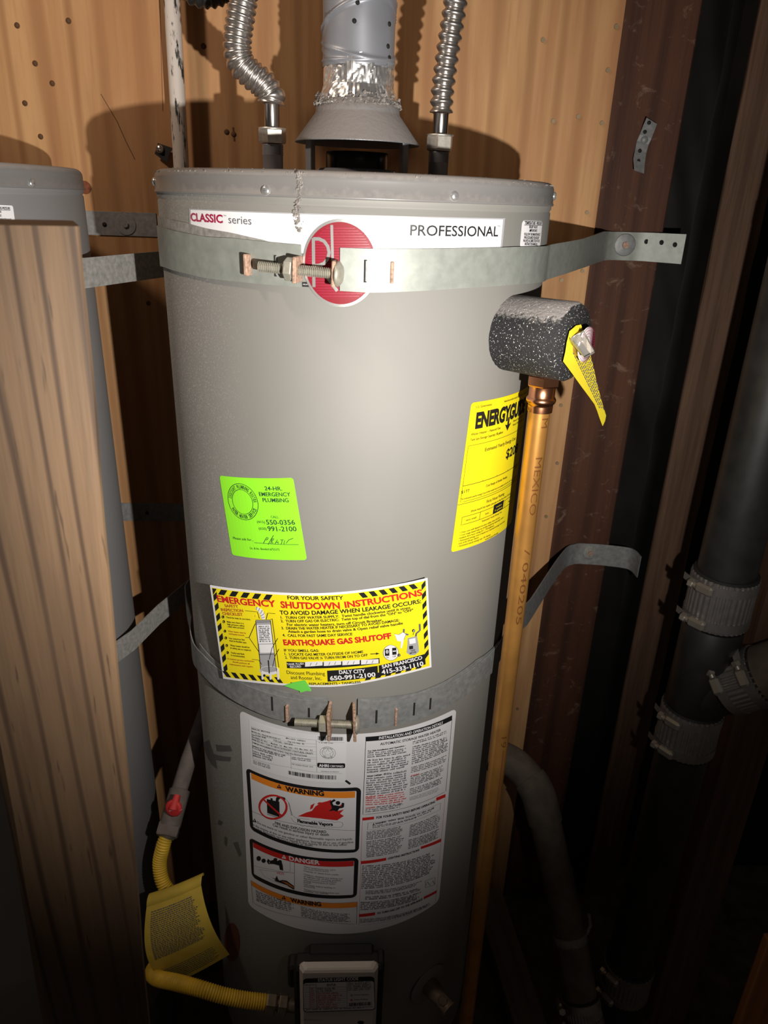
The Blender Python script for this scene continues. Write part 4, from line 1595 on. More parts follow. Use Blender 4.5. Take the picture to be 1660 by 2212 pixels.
    p.text('TO TURN GAS OFF TO THE APPLIANCE', (208, 2040), (668, 1895), 19, k, 0.0014, 0.03)
    p.stroke([(62, 1088), (47, 1500), (28, 2150), (420, 2085), (798, 1920), (812, 1820), (860, 1280), (902, 820)], 0.0004, 'pink', 0.0012)
    p.stroke([(118, 1112), (852, 908), (848, 975), (114, 1184), (118, 1112)], 0.0004, g, 0.0013)
    p.text('\u25b2 WARNING:', (165, 1132), (305, 1102), 15, k, 0.0015, 0.03)
    p.fine([(325, 1085), (810, 945), (810, 965), (325, 1110)], 1, g, 0.0014, seed=50)
    p.fine([(165, 1138), (808, 965), (520, 1090), (165, 1170)], 2, g, 0.0014, seed=51)
    p.fine([(108, 1198), (490, 1135), (470, 1225), (104, 1290)], 6, g, 0.0014, seed=52, fill=0.55)
    p.fine([(104, 1300), (480, 1230), (470, 1400), (102, 1470)], 10, g, 0.0014, seed=53, fill=0.55)
    p.fine([(545, 1135), (850, 1010), (840, 1160), (530, 1260)], 8, g, 0.0014, seed=54, fill=0.55)
    p.fine([(530, 1285), (838, 1170), (820, 1270), (525, 1385)], 7, g, 0.0014, seed=55, fill=0.55)
    p.fine([(60, 1545), (815, 1385), (800, 1600), (50, 1790)], 13, g, 0.0014, seed=56, fill=0.55)
    p.fine([(95, 1800), (660, 1700), (650, 1740), (92, 1842)], 3, g, 0.0014, seed=57, fill=0.55)
    p.fine([(92, 1860), (660, 1765), (650, 1800), (90, 1900)], 2, g, 0.0014, seed=58, fill=0.55)
    p.fine([(45, 1915), (660, 1810), (650, 1880), (42, 2005)], 5, g, 0.0014, seed=59, fill=0.55)
    p.fine([(38, 2085), (760, 1915), (740, 1950), (36, 2130)], 4, g, 0.0014, seed=60, fill=0.5)
    p.stroke([(700, 1700), (795, 1665), (795, 1740), (700, 1770), (700, 1700)], 0.0006, g, 0.0014)
    p.stroke([(705, 1745), (720, 1710), (745, 1745), (775, 1700), (790, 1735)], 0.0009, g, 0.0014)


sticker('instruction_sheet', sh_base, sh_print, 'large white sheet of warnings and lighting instructions')

# marks on the jacket
for q in ([(440, 1605), (452, 1598), (465, 1635), (470, 1660), (458, 1650), (446, 1630)], [(468, 1608), (498, 1610), (502, 1622), (470, 1622)], [(462, 1628), (500, 1635), (498, 1644), (464, 1640)],
          [(474, 1770), (482, 1775), (478, 1782), (472, 1780)], [(487, 1806), (492, 1810), (490, 1828), (486, 1822)], [(505, 1820), (514, 1818), (522, 1845), (518, 1850)]):
    p = Print(SURF)
    p.poly(q, 'scuff', 0.0006)
    p.build('scuff', heater)
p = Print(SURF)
p.poly(p.ell((502, 2035), 17, 42, 20), 'russet_mark', 0.0006)  # flat reddish brown oval laid on the lower jacket
p.build('russet_mark', heater, label='reddish brown oval low on the jacket')

# ---- draft hood and flue (parts of the heater) -----------------------------------------------------
hood = MB().lathe([(0.0795, 1.5640), (0.0805, 1.5642), (0.0800, 1.5655), (0.0545, 1.5975), (0.0535, 1.600), (0.0535, 1.612), (0.0520, 1.612), (0.0520, 1.5985), (0.0780, 1.5650), (0.0795, 1.5640)], seg=72, caps=False)
hood_o = hood.build('draft_hood', 'hood', heater, label='dusty cone of the draft hood')
for a in (-62, 62, 118, -118):
    th = radians(a)
    d = Vector((sin(th), -cos(th), 0))
    rot = Matrix((Vector((cos(th), sin(th), 0)), d, Vector((0, 0, 1)))).transposed()
    MB().box(d * 0.069 + Vector((0, 0, 1.548)), (0.015, 0.0025, 0.046), rot, bev=0.0005).build('leg', 'hood_leg', hood_o)
MB().lathe([(0.056, 1.525), (0.056, 1.530), (0.050, 1.5345), (0.044, 1.535)], seg=56).build('flue_base', 'hood_leg', heater)
MB().lathe([(0.0410, 1.530), (0.0410, 1.553), (0.0400, 1.5545), (0.0385, 1.553), (0.0385, 1.531)], seg=56, caps=False).build('flue_ring', 'black_steel', heater, label='glossy black ring of the flue outlet')

# ---- vent duct ---------------------------------------------------------------------------------------
vent = empty('vent_pipe', (0, 0, 1.61), 'grey round vent duct with foil tape rising from the draft hood', 'vent pipe')


def duct_fn(a, h):
    x = cos(a)
    y = sin(a)
    r = 0.0
    for z0, kx, ky, w, amp in ((1.668, -0.006, 0.012, 0.0018, 0.0022), (1.664, -0.004, 0.020, 0.0016, 0.0016), (1.655, 0.0, 0.003, 0.0016, 0.0018),
                               (1.702, 0.014, -0.010, 0.0016, 0.0022), (1.698, 0.012, -0.016, 0.0014, 0.0016), (1.69, 0.012, -0.026, 0.0014, 0.0014), (1.76, 0, 0, .002, .002)):
        r += amp * math.exp(-((h - z0 - kx * x - ky * y) / w) ** 2)
    return r + 0.0006 * noise.noise(Vector((x * 2, y * 2, h * 25)))


prof = [(0.0445, 1.648 + 0.0012 * i) for i in range(215)]
MB().lathe(prof, seg=72, fn=duct_fn, caps=False).build('duct', 'duct', vent)


def foil_fn(a, h):
    v = Vector((cos(a) * 3.4, sin(a) * 3.4, h * 32))
    n = noise.noise(v)
    n2 = noise.noise(v * 2.3 + Vector((9, 2, 4)))
    r = 0.0030 * (abs(n) - 0.25) + 0.0022 * (abs(n2) - 0.25)
    return r


prof = []
for i in range(44):
    t = i / 43
    z = 1.606 + 0.054 * t
    r = 0.0545 - 0.0105 * min(1, (t / 0.42)) ** 0.8
    prof.append((r, z))
foil = MB().lathe(prof, seg=110, fn=foil_fn, caps=False, smooth=False)
foil.build('foil_tape', 'foil', vent, label='crinkled silver foil tape collar')
dd = MB()
for i in range(330):
    a = rnd.uniform(-pi, pi)
    t = rnd.random() ** 1.6
    r = 0.0555 - 0.004 * t
    fluff(dd, (r * sin(a), -r * cos(a), 1.6065 + 0.012 * t), rnd.choice((0.0012, 0.0018, 0.0026)))
dd.build('collar_dust', 'dust', vent, kind='stuff')
for px, py in ((773, 5), (766, 45), (843, 52), (840, 100), (843, 125)):
    th, z = on_cyl(px, py, 0.0465)
    d = Vector((sin(th), -cos(th), 0))
    MB().lathe([(0.0026, 0), (0.0026, 0.0008), (0, 0.0012)], Vector((0, 0, z)) + d * 0.0455, d, 10).build('rivet', 'dark', vent)


# ---- water connectors ----------------------------------------------------------------------------------
def connector(label, x, zs, path, r, depth, pitch, rn, rt, side):
    z_nut0, z_nut1, z_tube = zs
    e = empty('water_connector', (x, 0, 1.526), label, 'pipe', 'corrugated steel water connectors')
    pr = [(rn, 1.524), (rn, z_nut0 - 0.014)]
    for i in range(6):
        z = z_nut0 - 0.013 + 0.0022 * i
        pr += [(rn + 0.0008, z), (rn - 0.0002, z + 0.0011)]
    MB().lathe(pr, (x, 0, 0), seg=28).build('nipple', 'nipple', e)
    n = MB().hexnut((x, 0, z_nut0), (0, 0, 1), 0.0178, z_nut1 - z_nut0)
    n.lathe([(0.0175, z_nut1 - 0.001), (0.0178, z_nut1 + 0.0006), (0.012, z_nut1 + 0.0012)], (x, 0, 0), seg=24)
    n.build('hex_nut', 'nut', e)
    MB().lathe([(rt, z_nut1), (rt, z_tube), (rt + 0.001, z_tube + 0.0015)], (x, 0, 0), seg=28).build('cuff', 'chrome', e)
    corrugated(path, r, depth, pitch, sharp=0.5 if side < 0 else 0.75, per=10).build('flexible_tube', 'flex', e)
    return e


lp = [at(x, y, 0) for x, y in ((588, 224), (586, 206), (568, 181), (542, 160), (521, 137), (513, 108), (515, 70), (521, 30), (526, -5), (534, -60), (545, -130))]
lp[0].x = lp[1].x = -0.1095
connector('left corrugated steel water connector, bent to the side above its nut', -0.1095, (1.5615, 1.5785, 1.605), lp, 0.0178, 0.0032, 0.0078, 0.0132, 0.0098, -1)
rp = [at(x, y, 0) for x, y in ((954, 243), (957, 205), (962, 155), (969, 105), (977, 55), (984, 8), (989, -40), (995, -120))]
rp[0].x = rp[1].x = 0.107
connector('right corrugated steel water connector, leaning straight up beside the vent', 0.107, (1.560, 1.5785, 1.602), rp, 0.0152, 0.0042, 0.0118, 0.0132, 0.0098, 1)

sp = [at(x, y, 0.12) for x, y in ((360, -90), (405, -30), (445, -14), (490, -28), (540, -80))]
corrugated(sp, 0.018, 0.003, 0.008).build('dark_water_tube', 'flex_dark', label='dark corrugated tube just dipping into the top edge', cat='pipe')

# ---- relief valve side: foam block, lever and tag, discharge pipe ------------------------------------
TH = radians(48)
AX = Vector((sin(TH), -cos(TH), 0))
FZ = 1.357
fc = Vector((0, 0, FZ)) + AX * (R1 - 0.012)


def foam_fn(a, h):
    return 0.0009 * noise.noise(Vector((cos(a) * 30, sin(a) * 30, h * 300)))


fm = MB().lathe([(0.043, 0.0), (0.0445, 0.004), (0.0448, 0.06), (0.0445, 0.09), (0.0425, 0.0935), (0.0, 0.095)], fc, AX, 72, fn=foam_fn)
fm.build('foam_sleeve', 'foam', label='dusty black foam sleeve over the relief valve', cat='insulation')
MB().lathe([(0.014, -0.01), (0.014, 0.104), (0.012, 0.1075)], fc, AX, 24).build('relief_valve', 'brass', heater)
fe = fc + AX * 0.1085
lv = empty('relief_lever', tuple(fe), 'grey folded lever and round red-and-white disc on the relief valve', 'lever')
u, w, d = frame_of(AX)
MB().lathe([(0.0, 0.0), (0.0195, 0.0), (0.0195, 0.0012), (0.0, 0.0014)], fe, AX, 36).build('disc', 'white', lv)


class DiscSurf(FrameSurf):
    pass


DS = FrameSurf(fe + AX * 0.0016, u, w)
p = Print(DS, step=1)
for r in (0.0188, 0.0155, 0.0122, 0.0088):
    p.stroke([(r * cos(a), r * sin(a)) for a in [2 * pi * i / 40 for i in range(41)]], 0.0005, 'maroon', 0.0002, raw=True)
for r in (0.0171, 0.0138, 0.0105):
    for i in range(int(r * 2200)):
        a = 2 * pi * i / int(r * 2200)
        p.stroke([((r - 0.0007) * cos(a), (r - 0.0007) * sin(a)), ((r + 0.0007) * cos(a), (r + 0.0007) * sin(a))], 0.0004, 'maroon', 0.0002, raw=True)
p.build('disc_lettering', lv, kind='stuff')
a0 = at(1243, 724, fe.y - 0.008)
a1 = at(1274, 768, fe.y - 0.030)
ax_l = (a1 - a0).normalized()
side = ax_l.cross(Vector((0, -1, 0.2))).normalized()
lm = MB()
rows = []
for t, hw, lift in ((0, 0.006, 0.0), (0.12, 0.0085, 0.003), (0.35, 0.008, 0.003), (0.7, 0.007, 0.002), (1.0, 0.0062, 0.001)):
    c = a0.lerp(a1, t)
    nrm = ax_l.cross(side)
    rows.append([c + side * (hw * sx) + nrm * (lift * k) for sx, k in ((-1, -2.5), (-1, 0), (-0.35, 1), (0.35, 1), (1, 0), (1, -2.5))])
lm.quadgrid(rows, smooth=False)
lm.cap(rows[-1])
lm.cap(rows[0])
lm.build('lever_arm', 'lever', lv)
MB().tube([fe - AX * 0.004, a0 + (a1 - a0) * 0.18], 0.0045, 12).build('pivot_pin', 'lever', lv)

# yellow tag hanging from the lever
tg = [(1256, 701), (1263, 724), (1271, 745), (1278, 774), (1284, 798), (1289, 823), (1295, 846), (1300, 865), (1306, 884), (1310, 898), (1308, 909), (1303, 920), (1297, 904), (1292, 889), (1286, 874), (1273, 856), (1258, 836), (1238, 808), (1218, 781), (1223, 759), (1226, 739), (1232, 715), (1246, 703)]
def tag_pt(px, py, off=0.0):
    t = (py - 700) / 220.0
    d_ = ray(px, py)
    k_ = fc.dot(AX) + 0.0985 + 0.0012 * sin(t * 5) + 0.016 * max(0, t - 0.35) - (CAM.x * AX.x + CAM.y * AX.y)
    return CAM + d_ * (k_ / (d_.x * AX.x + d_.y * AX.y)) + AX * off
m = MB()
n0 = len(tg)
pts3 = [tag_pt(*q) for q in tg]
back = [p_ - AX * 0.0005 for p_ in pts3]
tris = tessellate_polygon([[Vector((q[0], q[1], 0)) for q in tg]])
m.v = [tuple(p_) for p_ in pts3 + back]
for t in tris:
    m.face(t)
    m.face([i + n0 for i in reversed(t)])
for i in range(n0):
    j = (i + 1) % n0
    m.face((i, j, j + n0, i + n0))
tag_o = m.build('warning_tag', 'yellow_tag', label='yellow paper tag hanging askew from the relief valve lever', cat='tag')
m = MB()
r2 = random.Random(21)
ox, oy = 1245, 752
dx, dy = 0.60, 0.80          # down the tag
wx, wy = 0.30, -0.10
for row in range(13):
    a = 0
    while a < 150:
        L = r2.uniform(4, 11)
        lim0, lim1 = 6 + row * 5, 150 - abs(row - 3) * 3
        x0 = ox - 4 + row * 3.2 - (a * 0.02) + a * dx * 0.62
        y0 = oy + row * 0.0 + a * dy
        def q(a_, r_):
            return (1238 + a_ * 0.385 + r_ * 3.0, 762 + a_ * 0.80 - r_ * 2.0)
        aa, bb = q(a, row), q(a + L, row)
        ok = True
        for c_ in (aa, bb):
            # stay inside the outline
            ins = False
            for i in range(n0):
                x1, y1 = tg[i]
                x2, y2 = tg[(i + 1) % n0]
                if (y1 > c_[1]) != (y2 > c_[1]) and c_[0] < (x2 - x1) * (c_[1] - y1) / (y2 - y1) + x1 - 0:
                    ins = not ins
            ok = ok and ins
        if ok and (q(a, row)[1] - 762) < 130:
            b0 = len(m.v)
            for c_, s_ in ((aa, -0.8), (bb, -0.8), (bb, 0.8), (aa, 0.8)):
                m.v.append(tuple(tag_pt(c_[0] + s_, c_[1] - s_ * 0.4, 0.0006)))
            m.face((b0, b0 + 1, b0 + 2, b0 + 3))
        a += L + r2.uniform(1.5, 3)
m.build('tag_lettering', 'grey_print', tag_o, kind='stuff')

# copper discharge pipe
CX, CY = 0.2285, -0.196
dp = empty('discharge_pipe', (CX, CY, FLOOR_Z), 'amber copper discharge pipe running down beside the badged heater', 'pipe')
MB().lathe([(0.0128, FLOOR_Z), (0.0128, 0.2), (0.0128, 0.7), (0.0128, 1.268)], (CX, CY, 0), seg=28).build('pipe', 'copper', dp)
MB().lathe([(0.0150, 1.268), (0.0152, 1.2755), (0.0150, 1.277), (0.0168, 1.279), (0.0180, 1.2815), (0.0180, 1.2835), (0.0166, 1.286), (0.0158, 1.287), (0.0158, 1.301), (0.0165, 1.303)], (CX, CY, 0), seg=32).build('press_fitting', 'copper_new', dp, label='bright new copper press fitting')
MB().hexnut((CX, CY, 1.300), (0, 0, 1), 0.0205, 0.0135).build('hex_collar', 'copper_new', dp)
CS = CylSurf(0.0128, CX, CY)
p = Print(CS, step=0.0015)
def pipe_text(txt, ztop, zlen, u0, h):
    p.text_uz(txt, (u0, ztop), (u0, ztop - zlen), h, 'copper_ink', 0.0003, 0.0)
pipe_text('M', 1.262, 0.012, 0.001, 0.009)
pipe_text('MEXICO', 1.212, 0.078, -0.001, 0.009)
pipe_text('/ 040205', 1.085, 0.115, -0.001, 0.008)
pipe_text('19', 0.775, 0.02, -0.001, 0.008)
p.stroke([(0.004, 0.80 - 0.05), (0.0045, 0.70), (0.004, 0.62), (0.0045, 0.57)], 0.0016, 'russet_mark', 0.0003, raw=True)
p.build('pipe_stamp', dp, kind='stuff')


# ================================================================== STRAPS
def cyl_path(R, th0, th1, n=40, cx=0, cy=0):
    return [(cx + R * sin(th0 + (th1 - th0) * i / n), cy - R * cos(th0 + (th1 - th0) * i / n)) for i in range(n + 1)]


def interp(tab, x):
    if x <= tab[0][0]:
        return tab[0][1]
    for (a, va), (b, vb) in zip(tab, tab[1:]):
        if x <= b:
            return va + (vb - va) * (x - a) / (b - a)
    return tab[-1][1]


def band(samples, R, th_from, th_to, tail=None, name='band', mat='galv', parent=None, th=0.0016, cx=0, cy=0, n=48, label=None, fray=0.0):
    """samples: (px, y_top, y_bottom) picture readings on the jacket; tail: [(x, y, ztop, zbot)] off the jacket"""
    tt, tb = [], []
    for px, y0, y1 in samples:
        a, z = on_cyl(px, y0, R, cx, cy)
        tt.append((a, z))
        a, z = on_cyl(px, y1, R, cx, cy)
        tb.append((a, z))
    tt.sort()
    tb.sort()
    path = cyl_path(R, th_from, th_to, n, cx, cy)
    zt = [interp(tt, th_from + (th_to - th_from) * i / n) for i in range(n + 1)]
    zb = [interp(tb, th_from + (th_to - th_from) * i / n) for i in range(n + 1)]
    if tail:
        zt_pts = [Vector((path[-1][0], path[-1][1], 0))] + [Vector((t[0], t[1], 0)) for t in tail]
        dense = spline(zt_pts, 10)[1:]
        zz = [zt[-1]] + [t[2] for t in tail]
        zz2 = [zb[-1]] + [t[3] for t in tail]
        for i, q in enumerate(dense):
            f = (i + 1) / 10.0
            k = min(int(f), len(zz) - 2)
            g = f - k
            path.append((q.x, q.y))
            zt.append(zz[k] + (zz[k + 1] - zz[k]) * g)
            zb.append(zz2[k] + (zz2[k + 1] - zz2[k]) * g)
    s = 1 if th_to > th_from else -1
    m = MB().strip(path, zb, zt, th * s)
    return m.build(name, mat, parent, label=label)


def radial_box(parent, name, mat, px, y0, y1, R, depth, wpx=None, w=0.003, lift=0.0):
    """upright plate standing out from the band at picture column px between rows y0 and y1"""
    a, z0 = on_cyl(px, y0, R)
    a, z1 = on_cyl(px, y1, R)
    d = Vector((sin(a), -cos(a), 0))
    t = Vector((cos(a), sin(a), 0))
    rot = Matrix((t, d, Vector((0, 0, 1)))).transposed()
    return MB().box(d * (R + lift + depth / 2) + Vector((0, 0, (z0 + z1) / 2)), (w, depth, abs(z1 - z0)), rot, bev=min(w, depth) * 0.25).build(name, mat, parent)


def thread(parent, a, b_, r, mat='bolt'):
    pts = [Vector(a).lerp(Vector(b_), i / 100) for i in range(101)]
    n = int((Vector(b_) - Vector(a)).length / 0.0004)
    pts = [Vector(a).lerp(Vector(b_), i / n) for i in range(n + 1)]
    rads = [r if (i % 5) in (0, 1) else r * 0.76 for i in range(n + 1)]
    return MB().tube(pts, rads, 14, smooth=False).build('threaded_bolt', mat, parent)


def on_R(px, py, R):
    a, z = on_cyl(px, py, R)
    return Vector((R * sin(a), -R * cos(a), z))


# upper strap of the badged heater
us = empty('earthquake_strap', (0, 0, 1.41), 'shiny galvanised strap bolted round the top of the badged heater', 'strap', 'galvanised earthquake straps')
RB = R1 + 0.0022
th_r0 = on_cyl(735, 580, RB)[0]
pA = at(1350, 501, 0.339)
pB = at(1350, 562, 0.339)
band([(735, 535, 628), (800, 537, 632), (1000, 536, 622), (1112, 533, 614), (1185, 530, 606)], RB, th_r0, radians(76),
     [(0.335, 0.085, 1.4555, 1.4125), (0.430, 0.285, pA.z + 0.001, pB.z - 0.001), (0.462, 0.330, pA.z, pB.z), (0.500, 0.3345, pA.z, pB.z), (0.530, 0.330, pA.z + 0.0005, pB.z), (0.588, 0.306, pA.z + 0.0005, pB.z - 0.0015)], 'band', 'galv', us, n=40)
# washer, screw and punched holes on the anchored end
wc = at(1350, 529, 0.333)
wc.y = 0.3325
MB().lathe([(0.0195, 0), (0.0195, 0.0012), (0.0175, 0.0022), (0.0, 0.0022)], wc, (0, -1, 0), 32).build('washer', 'galv_dull', us)
MB().hexnut(wc + Vector((0, -0.0022, 0)), (0, -1, 0), 0.006, 0.005).build('lag_screw', 'rust', us)
for px, py, Y in ((1397, 522, 0.3285), (1430, 524, 0.3165), (1459, 529, 0.3060)):
    MB().lathe([(0.0042, 0), (0.0042, 0.0006), (0, 0.0006)], at(px, py, Y), (0.25, -1, 0), 12).build('punched_hole', 'dark', us)
th_l0 = on_cyl(652, 570, RB)[0]
lt = [(652, 529, 620), (574, 522, 614), (502, 514, 607), (450, 512, 601), (401, 503, 590), (358, 493, 577), (345, 491, 574)]
band(lt, RB, th_l0, radians(-97), [(-0.262, 0.05, 1.447, 1.405), (-0.240, 0.20, 1.447, 1.405), (-0.190, 0.325, 1.448, 1.405)], 'band', 'galv', us, n=48)
band([(600, 528, 560), (574, 519, 560), (502, 503, 550), (450, 494, 540), (400, 480, 530), (345, 468, 520)], RB - 0.0016, on_cyl(600, 540, RB)[0], radians(-97), None, 'inner_band', 'galv_dusty', us, n=40, th=0.0012)
for px, y0, y1 in ((596, 551, 597), (789, 561, 610)):
    radial_box(us, 'slot', 'dark', px, y0, y1, RB + 0.0012, 0.0008, w=0.0030)
    radial_box(us, 'slot', 'galv_dull', px + 2, y0 + 2, y1 - 2, RB + 0.0013, 0.0008, w=0.0016)
radial_box(us, 'bracket_tab', 'rust', 542, 548, 595, RB + 0.001, 0.011, w=0.0042)
radial_box(us, 'bracket_tab', 'rust', 846, 565, 612, RB + 0.001, 0.003, w=0.0034)
RBO = R1 + 0.017
pa, pb = on_R(560, 576, RBO), on_R(732, 592, RBO)
thread(us, pa, pb, 0.0055)
ad = (pb - pa).normalized()
MB().hexnut(on_R(617, 581, RBO), ad, 0.0118, 0.0085).build('hex_nut', 'bolt', us)
for px, py in ((640, 583), (722, 591)):
    c = on_R(px, py, RBO)
    rd = Vector((c.x, c.y, 0)).normalized()
    rot = Matrix((ad, rd, ad.cross(rd))).transposed()
    MB().box(c - rd * 0.004, (0.0042, 0.024, 0.026), rot, bev=0.001).build('bracket_plate', 'rust', us)
MB().lathe([(0.0115, 0.0), (0.0130, 0.001), (0.0125, 0.003), (0.0085, 0.0062), (0.0, 0.0075)], on_R(727, 592, RBO), ad, 24).build('bolt_head', 'bolt', us)

# lower strap
ls = empty('earthquake_strap', (0, 0, 0.83), 'dull grey strap bolted round the middle, above the white instruction sheet', 'strap', 'galvanised earthquake straps')
RL = R1 + 0.003
lw = [(709, 1511, 1560), (660, 1512, 1562), (595, 1500, 1552), (540, 1482, 1530), (480, 1449, 1494), (440, 1413, 1456), (420, 1390, 1432)]
band(lw, RL + 0.002, on_cyl(709, 1530, RL)[0], radians(-84), [(-0.272, 0.005, 0.905, 0.865), (-0.276, 0.10, 0.878, 0.836), (-0.250, 0.22, 0.868, 0.826), (-0.190, 0.325, 0.868, 0.826)], 'band', 'galv_dull', ls, n=44)
rw = [(773, 1511, 1570), (800, 1518, 1572), (875, 1509, 1562), (960, 1480, 1529), (1030, 1437, 1480), (1062, 1408, 1452)]
pA = at(1270, 1172, 0.339)
pB = at(1270, 1216, 0.339)
band(rw, RL + 0.002, on_cyl(773, 1530, RL)[0], radians(78),
     [(0.325, 0.075, pA.z + 0.012, pB.z + 0.008), (0.440, 0.285, pA.z + 0.002, pB.z), (0.480, 0.331, pA.z, pB.z), (0.515, 0.334, pA.z, pB.z), (0.560, 0.327, pA.z, pB.z), (0.600, 0.312, pA.z, pB.z), (0.606, 0.275, pA.z, pB.z)], 'band', 'galv_dull', ls, n=44)
wc = at(1275, 1193, 0.334)
MB().lathe([(0.016, 0), (0.016, 0.0012), (0.014, 0.002), (0.0, 0.0022)], Vector((wc.x, 0.333, wc.z)), (0, -1, 0), 28).build('washer', 'galv_dusty', ls)
MB().hexnut(Vector((wc.x, 0.331, wc.z)), (0, -1, 0), 0.005, 0.004).build('lag_screw', 'rust', ls)
# folded-back inner layers
band([(709, 1508, 1530), (640, 1498, 1530), (560, 1478, 1510), (500, 1452, 1490), (440, 1400, 1440)], RL, on_cyl(709, 1520, RL)[0], radians(-60), None, 'inner_band', 'galv_dull', ls, n=36, th=0.0012)
band([(773, 1509, 1530), (850, 1504, 1530), (900, 1496, 1525), (960, 1472, 1510), (1030, 1425, 1460), (1070, 1395, 1430)], RL, on_cyl(773, 1520, RL)[0], radians(62), None, 'inner_band', 'galv_dull', ls, n=36, th=0.0012)
RS = RL + 0.003
for px, y0, y1 in ((589, 1505, 1535), (668, 1529, 1549), (813, 1534, 1562), (894, 1518, 1545), (929, 1508, 1532)):
    radial_box(ls, 'slot', 'dark', px, y0, y1, RS + 0.0004, 0.0008, w=0.0028)
radial_box(ls, 'bracket_tab', 'rust', 623, 1521, 1556, RS, 0.006, w=0.0036)
radial_box(ls, 'bracket_tab', 'rust', 854, 1529, 1565, RS, 0.004, w=0.0034)
RBO = R1 + 0.022
pa, pb = on_R(638, 1560, RBO), on_R(772, 1566, RBO)
thread(ls, pa, pb, 0.0058)
ad = (pb - pa).normalized()
MB().hexnut(on_R(691, 1563, RBO), ad, 0.0120, 0.0095).build('hex_nut', 'bolt', ls)
for px, py in ((712, 1561), (766, 1563)):
    c = on_R(px, py, RBO)
    rd = Vector((c.x, c.y, 0)).normalized()
    rot = Matrix((ad, rd, ad.cross(rd))).transposed()
    MB().box(c - rd * 0.003, (0.0042, 0.030, 0.044), rot, bev=0.001).build('bracket_plate', 'rust', ls)
MB().lathe([(0.0115, 0.0), (0.0130, 0.001), (0.0125, 0.003), (0.0085, 0.0062), (0.0, 0.0075)], on_R(768, 1566, RBO), ad, 24).build('bolt_head', 'bolt', ls)

# ================================================================== NEIGHBOURING HEATER
C2X, C2Y = -0.628, 0.0
h2 = empty('water_heater', (C2X, C2Y, -0.02), 'second grey water heater half hidden behind the wooden post', 'water heater', 'grey gas water heaters')
MB().lathe(ring_profile(R1), (C2X, C2Y, 0), seg=160).build('jacket', 'jacket2', h2, origin=(C2X, C2Y, 0))
MB().lathe(lid_profile(R1), (C2X, C2Y, 0), seg=160).build('lid', 'lid', h2, origin=(C2X, C2Y, 0))
MB().lathe([(0.24, FLOOR_Z - 0.01), (0.24, -0.021)], (C2X, C2Y, 0), seg=48).build('concrete_pad', 'pad', label='round concrete pad under the half hidden water heater', cat='pad')
th, z = on_cyl(68, 396, R1 + 0.0016, C2X, C2Y)
screw_at(th, z, R1, C2X, C2Y, h2)
S2 = CylSurf(R1, C2X, C2Y)
p = Print(S2)
p.zoom(0, 0, 2.964)
p.rrect([(-80, 1308), (80, 1316), (98, 1445), (-66, 1432)], 'white', B0, 0.07)
nt2 = p.build('relief_valve_notice', h2, label='white notice cut off by the picture edge')
p = Print(S2)
p.zoom(0, 0, 2.964)
p.text('TEMPERATURE-PRESSURE', (-72, 1338), (62, 1343), 17, 'black', 0.0012, 0.01)
p.text('RELIEF VALVE', (-56, 1362), (6, 1364), 15, 'black', 0.0012, 0.01)
p.text('-IMPORTANT-', (-56, 1386), (10, 1389), 15, 'black', 0.0012, 0.01)
p.text('FOLLOW THE MAINTENANCE', (-70, 1408), (70, 1415), 15, 'black', 0.0012, 0.01)
p.stroke([(-72, 1342), (62, 1347)], 0.0004, 'black', 0.0011)
p.build('printing', nt2, kind='stuff')
s2 = empty('earthquake_strap', (C2X, C2Y, 1.38), 'dusty grey strap leaving the top of the half hidden heater', 'strap', 'galvanised earthquake straps')
zt, zb = on_cyl(180, 552, R1 + 0.002, C2X, C2Y)[1], on_cyl(185, 616, R1 + 0.002, C2X, C2Y)[1]
path = cyl_path(R1 + 0.002, radians(-20), radians(66), 24, C2X, C2Y) + [(-0.355, -0.02), (-0.33, 0.05), (-0.27, 0.20), (-0.22, 0.322)]
n_ = len(path)
MB().strip(path, [zb] * n_, [zt] * n_, 0.0016).build('band', 'galv_dusty', s2)
s3 = empty('earthquake_strap', (C2X, C2Y, 0.80), 'dusty grey strap leaving the half hidden heater at mid height', 'strap', 'galvanised earthquake straps')
za, zc = on_cyl(255, 1370, R1 + 0.002, C2X, C2Y)[1], on_cyl(262, 1412, R1 + 0.002, C2X, C2Y)[1]
za = zc + (zt - zb)
path = cyl_path(R1 + 0.002, radians(-20), radians(66), 24, C2X, C2Y) + [(-0.357, -0.03), (-0.335, 0.05), (-0.28, 0.20), (-0.24, 0.322)]
MB().strip(path, [zc] * n_, [za] * n_, 0.0016).build('band', 'galv_dusty', s3)

# strap ends fixed flat to the plywood behind
for (x0, y0, x1, y1, wx, wy, hx, hy), lab in (((176, 455, 342, 512, 272, 485, 226, 485), 'short steel strap end screwed to the plywood between the heater tops'),
                                             ((262, 1086, 420, 1126, 352, 1110, 318, 1108), 'short steel strap end screwed to the plywood lower down between the heaters')):
    a = at(x0, y0, WY)
    b_ = at(x1, y1, WY)
    e = empty('anchor_strap', ((a.x + b_.x) / 2, WY, min(a.z, b_.z)), lab, 'strap', 'strap ends on the plywood')
    MB().box(((a.x + b_.x) / 2, WY - 0.0012, (a.z + b_.z) / 2), (abs(b_.x - a.x), 0.002, abs(a.z - b_.z)), bev=0.0004).build('plate', 'galv_dull', e)
    c = at(wx, wy, WY - 0.0022)
    MB().lathe([(0.0175, 0), (0.0175, 0.0012), (0.0172, 0.0014), (0.0, 0.0014)], c, (0, -1, 0), 28, smooth=False).build('washer', 'galv_dull', e)
    MB().hexnut(c + Vector((0, -0.0014, 0)), (0, -1, 0), 0.0055, 0.003).build('lag_screw', 'galv_dull', e)
    MB().lathe([(0.004, 0), (0.004, 0.0005), (0, 0.0005)], at(hx, hy, WY - 0.0022), (0, -1, 0), 12).build('punched_hole', 'dark', e)

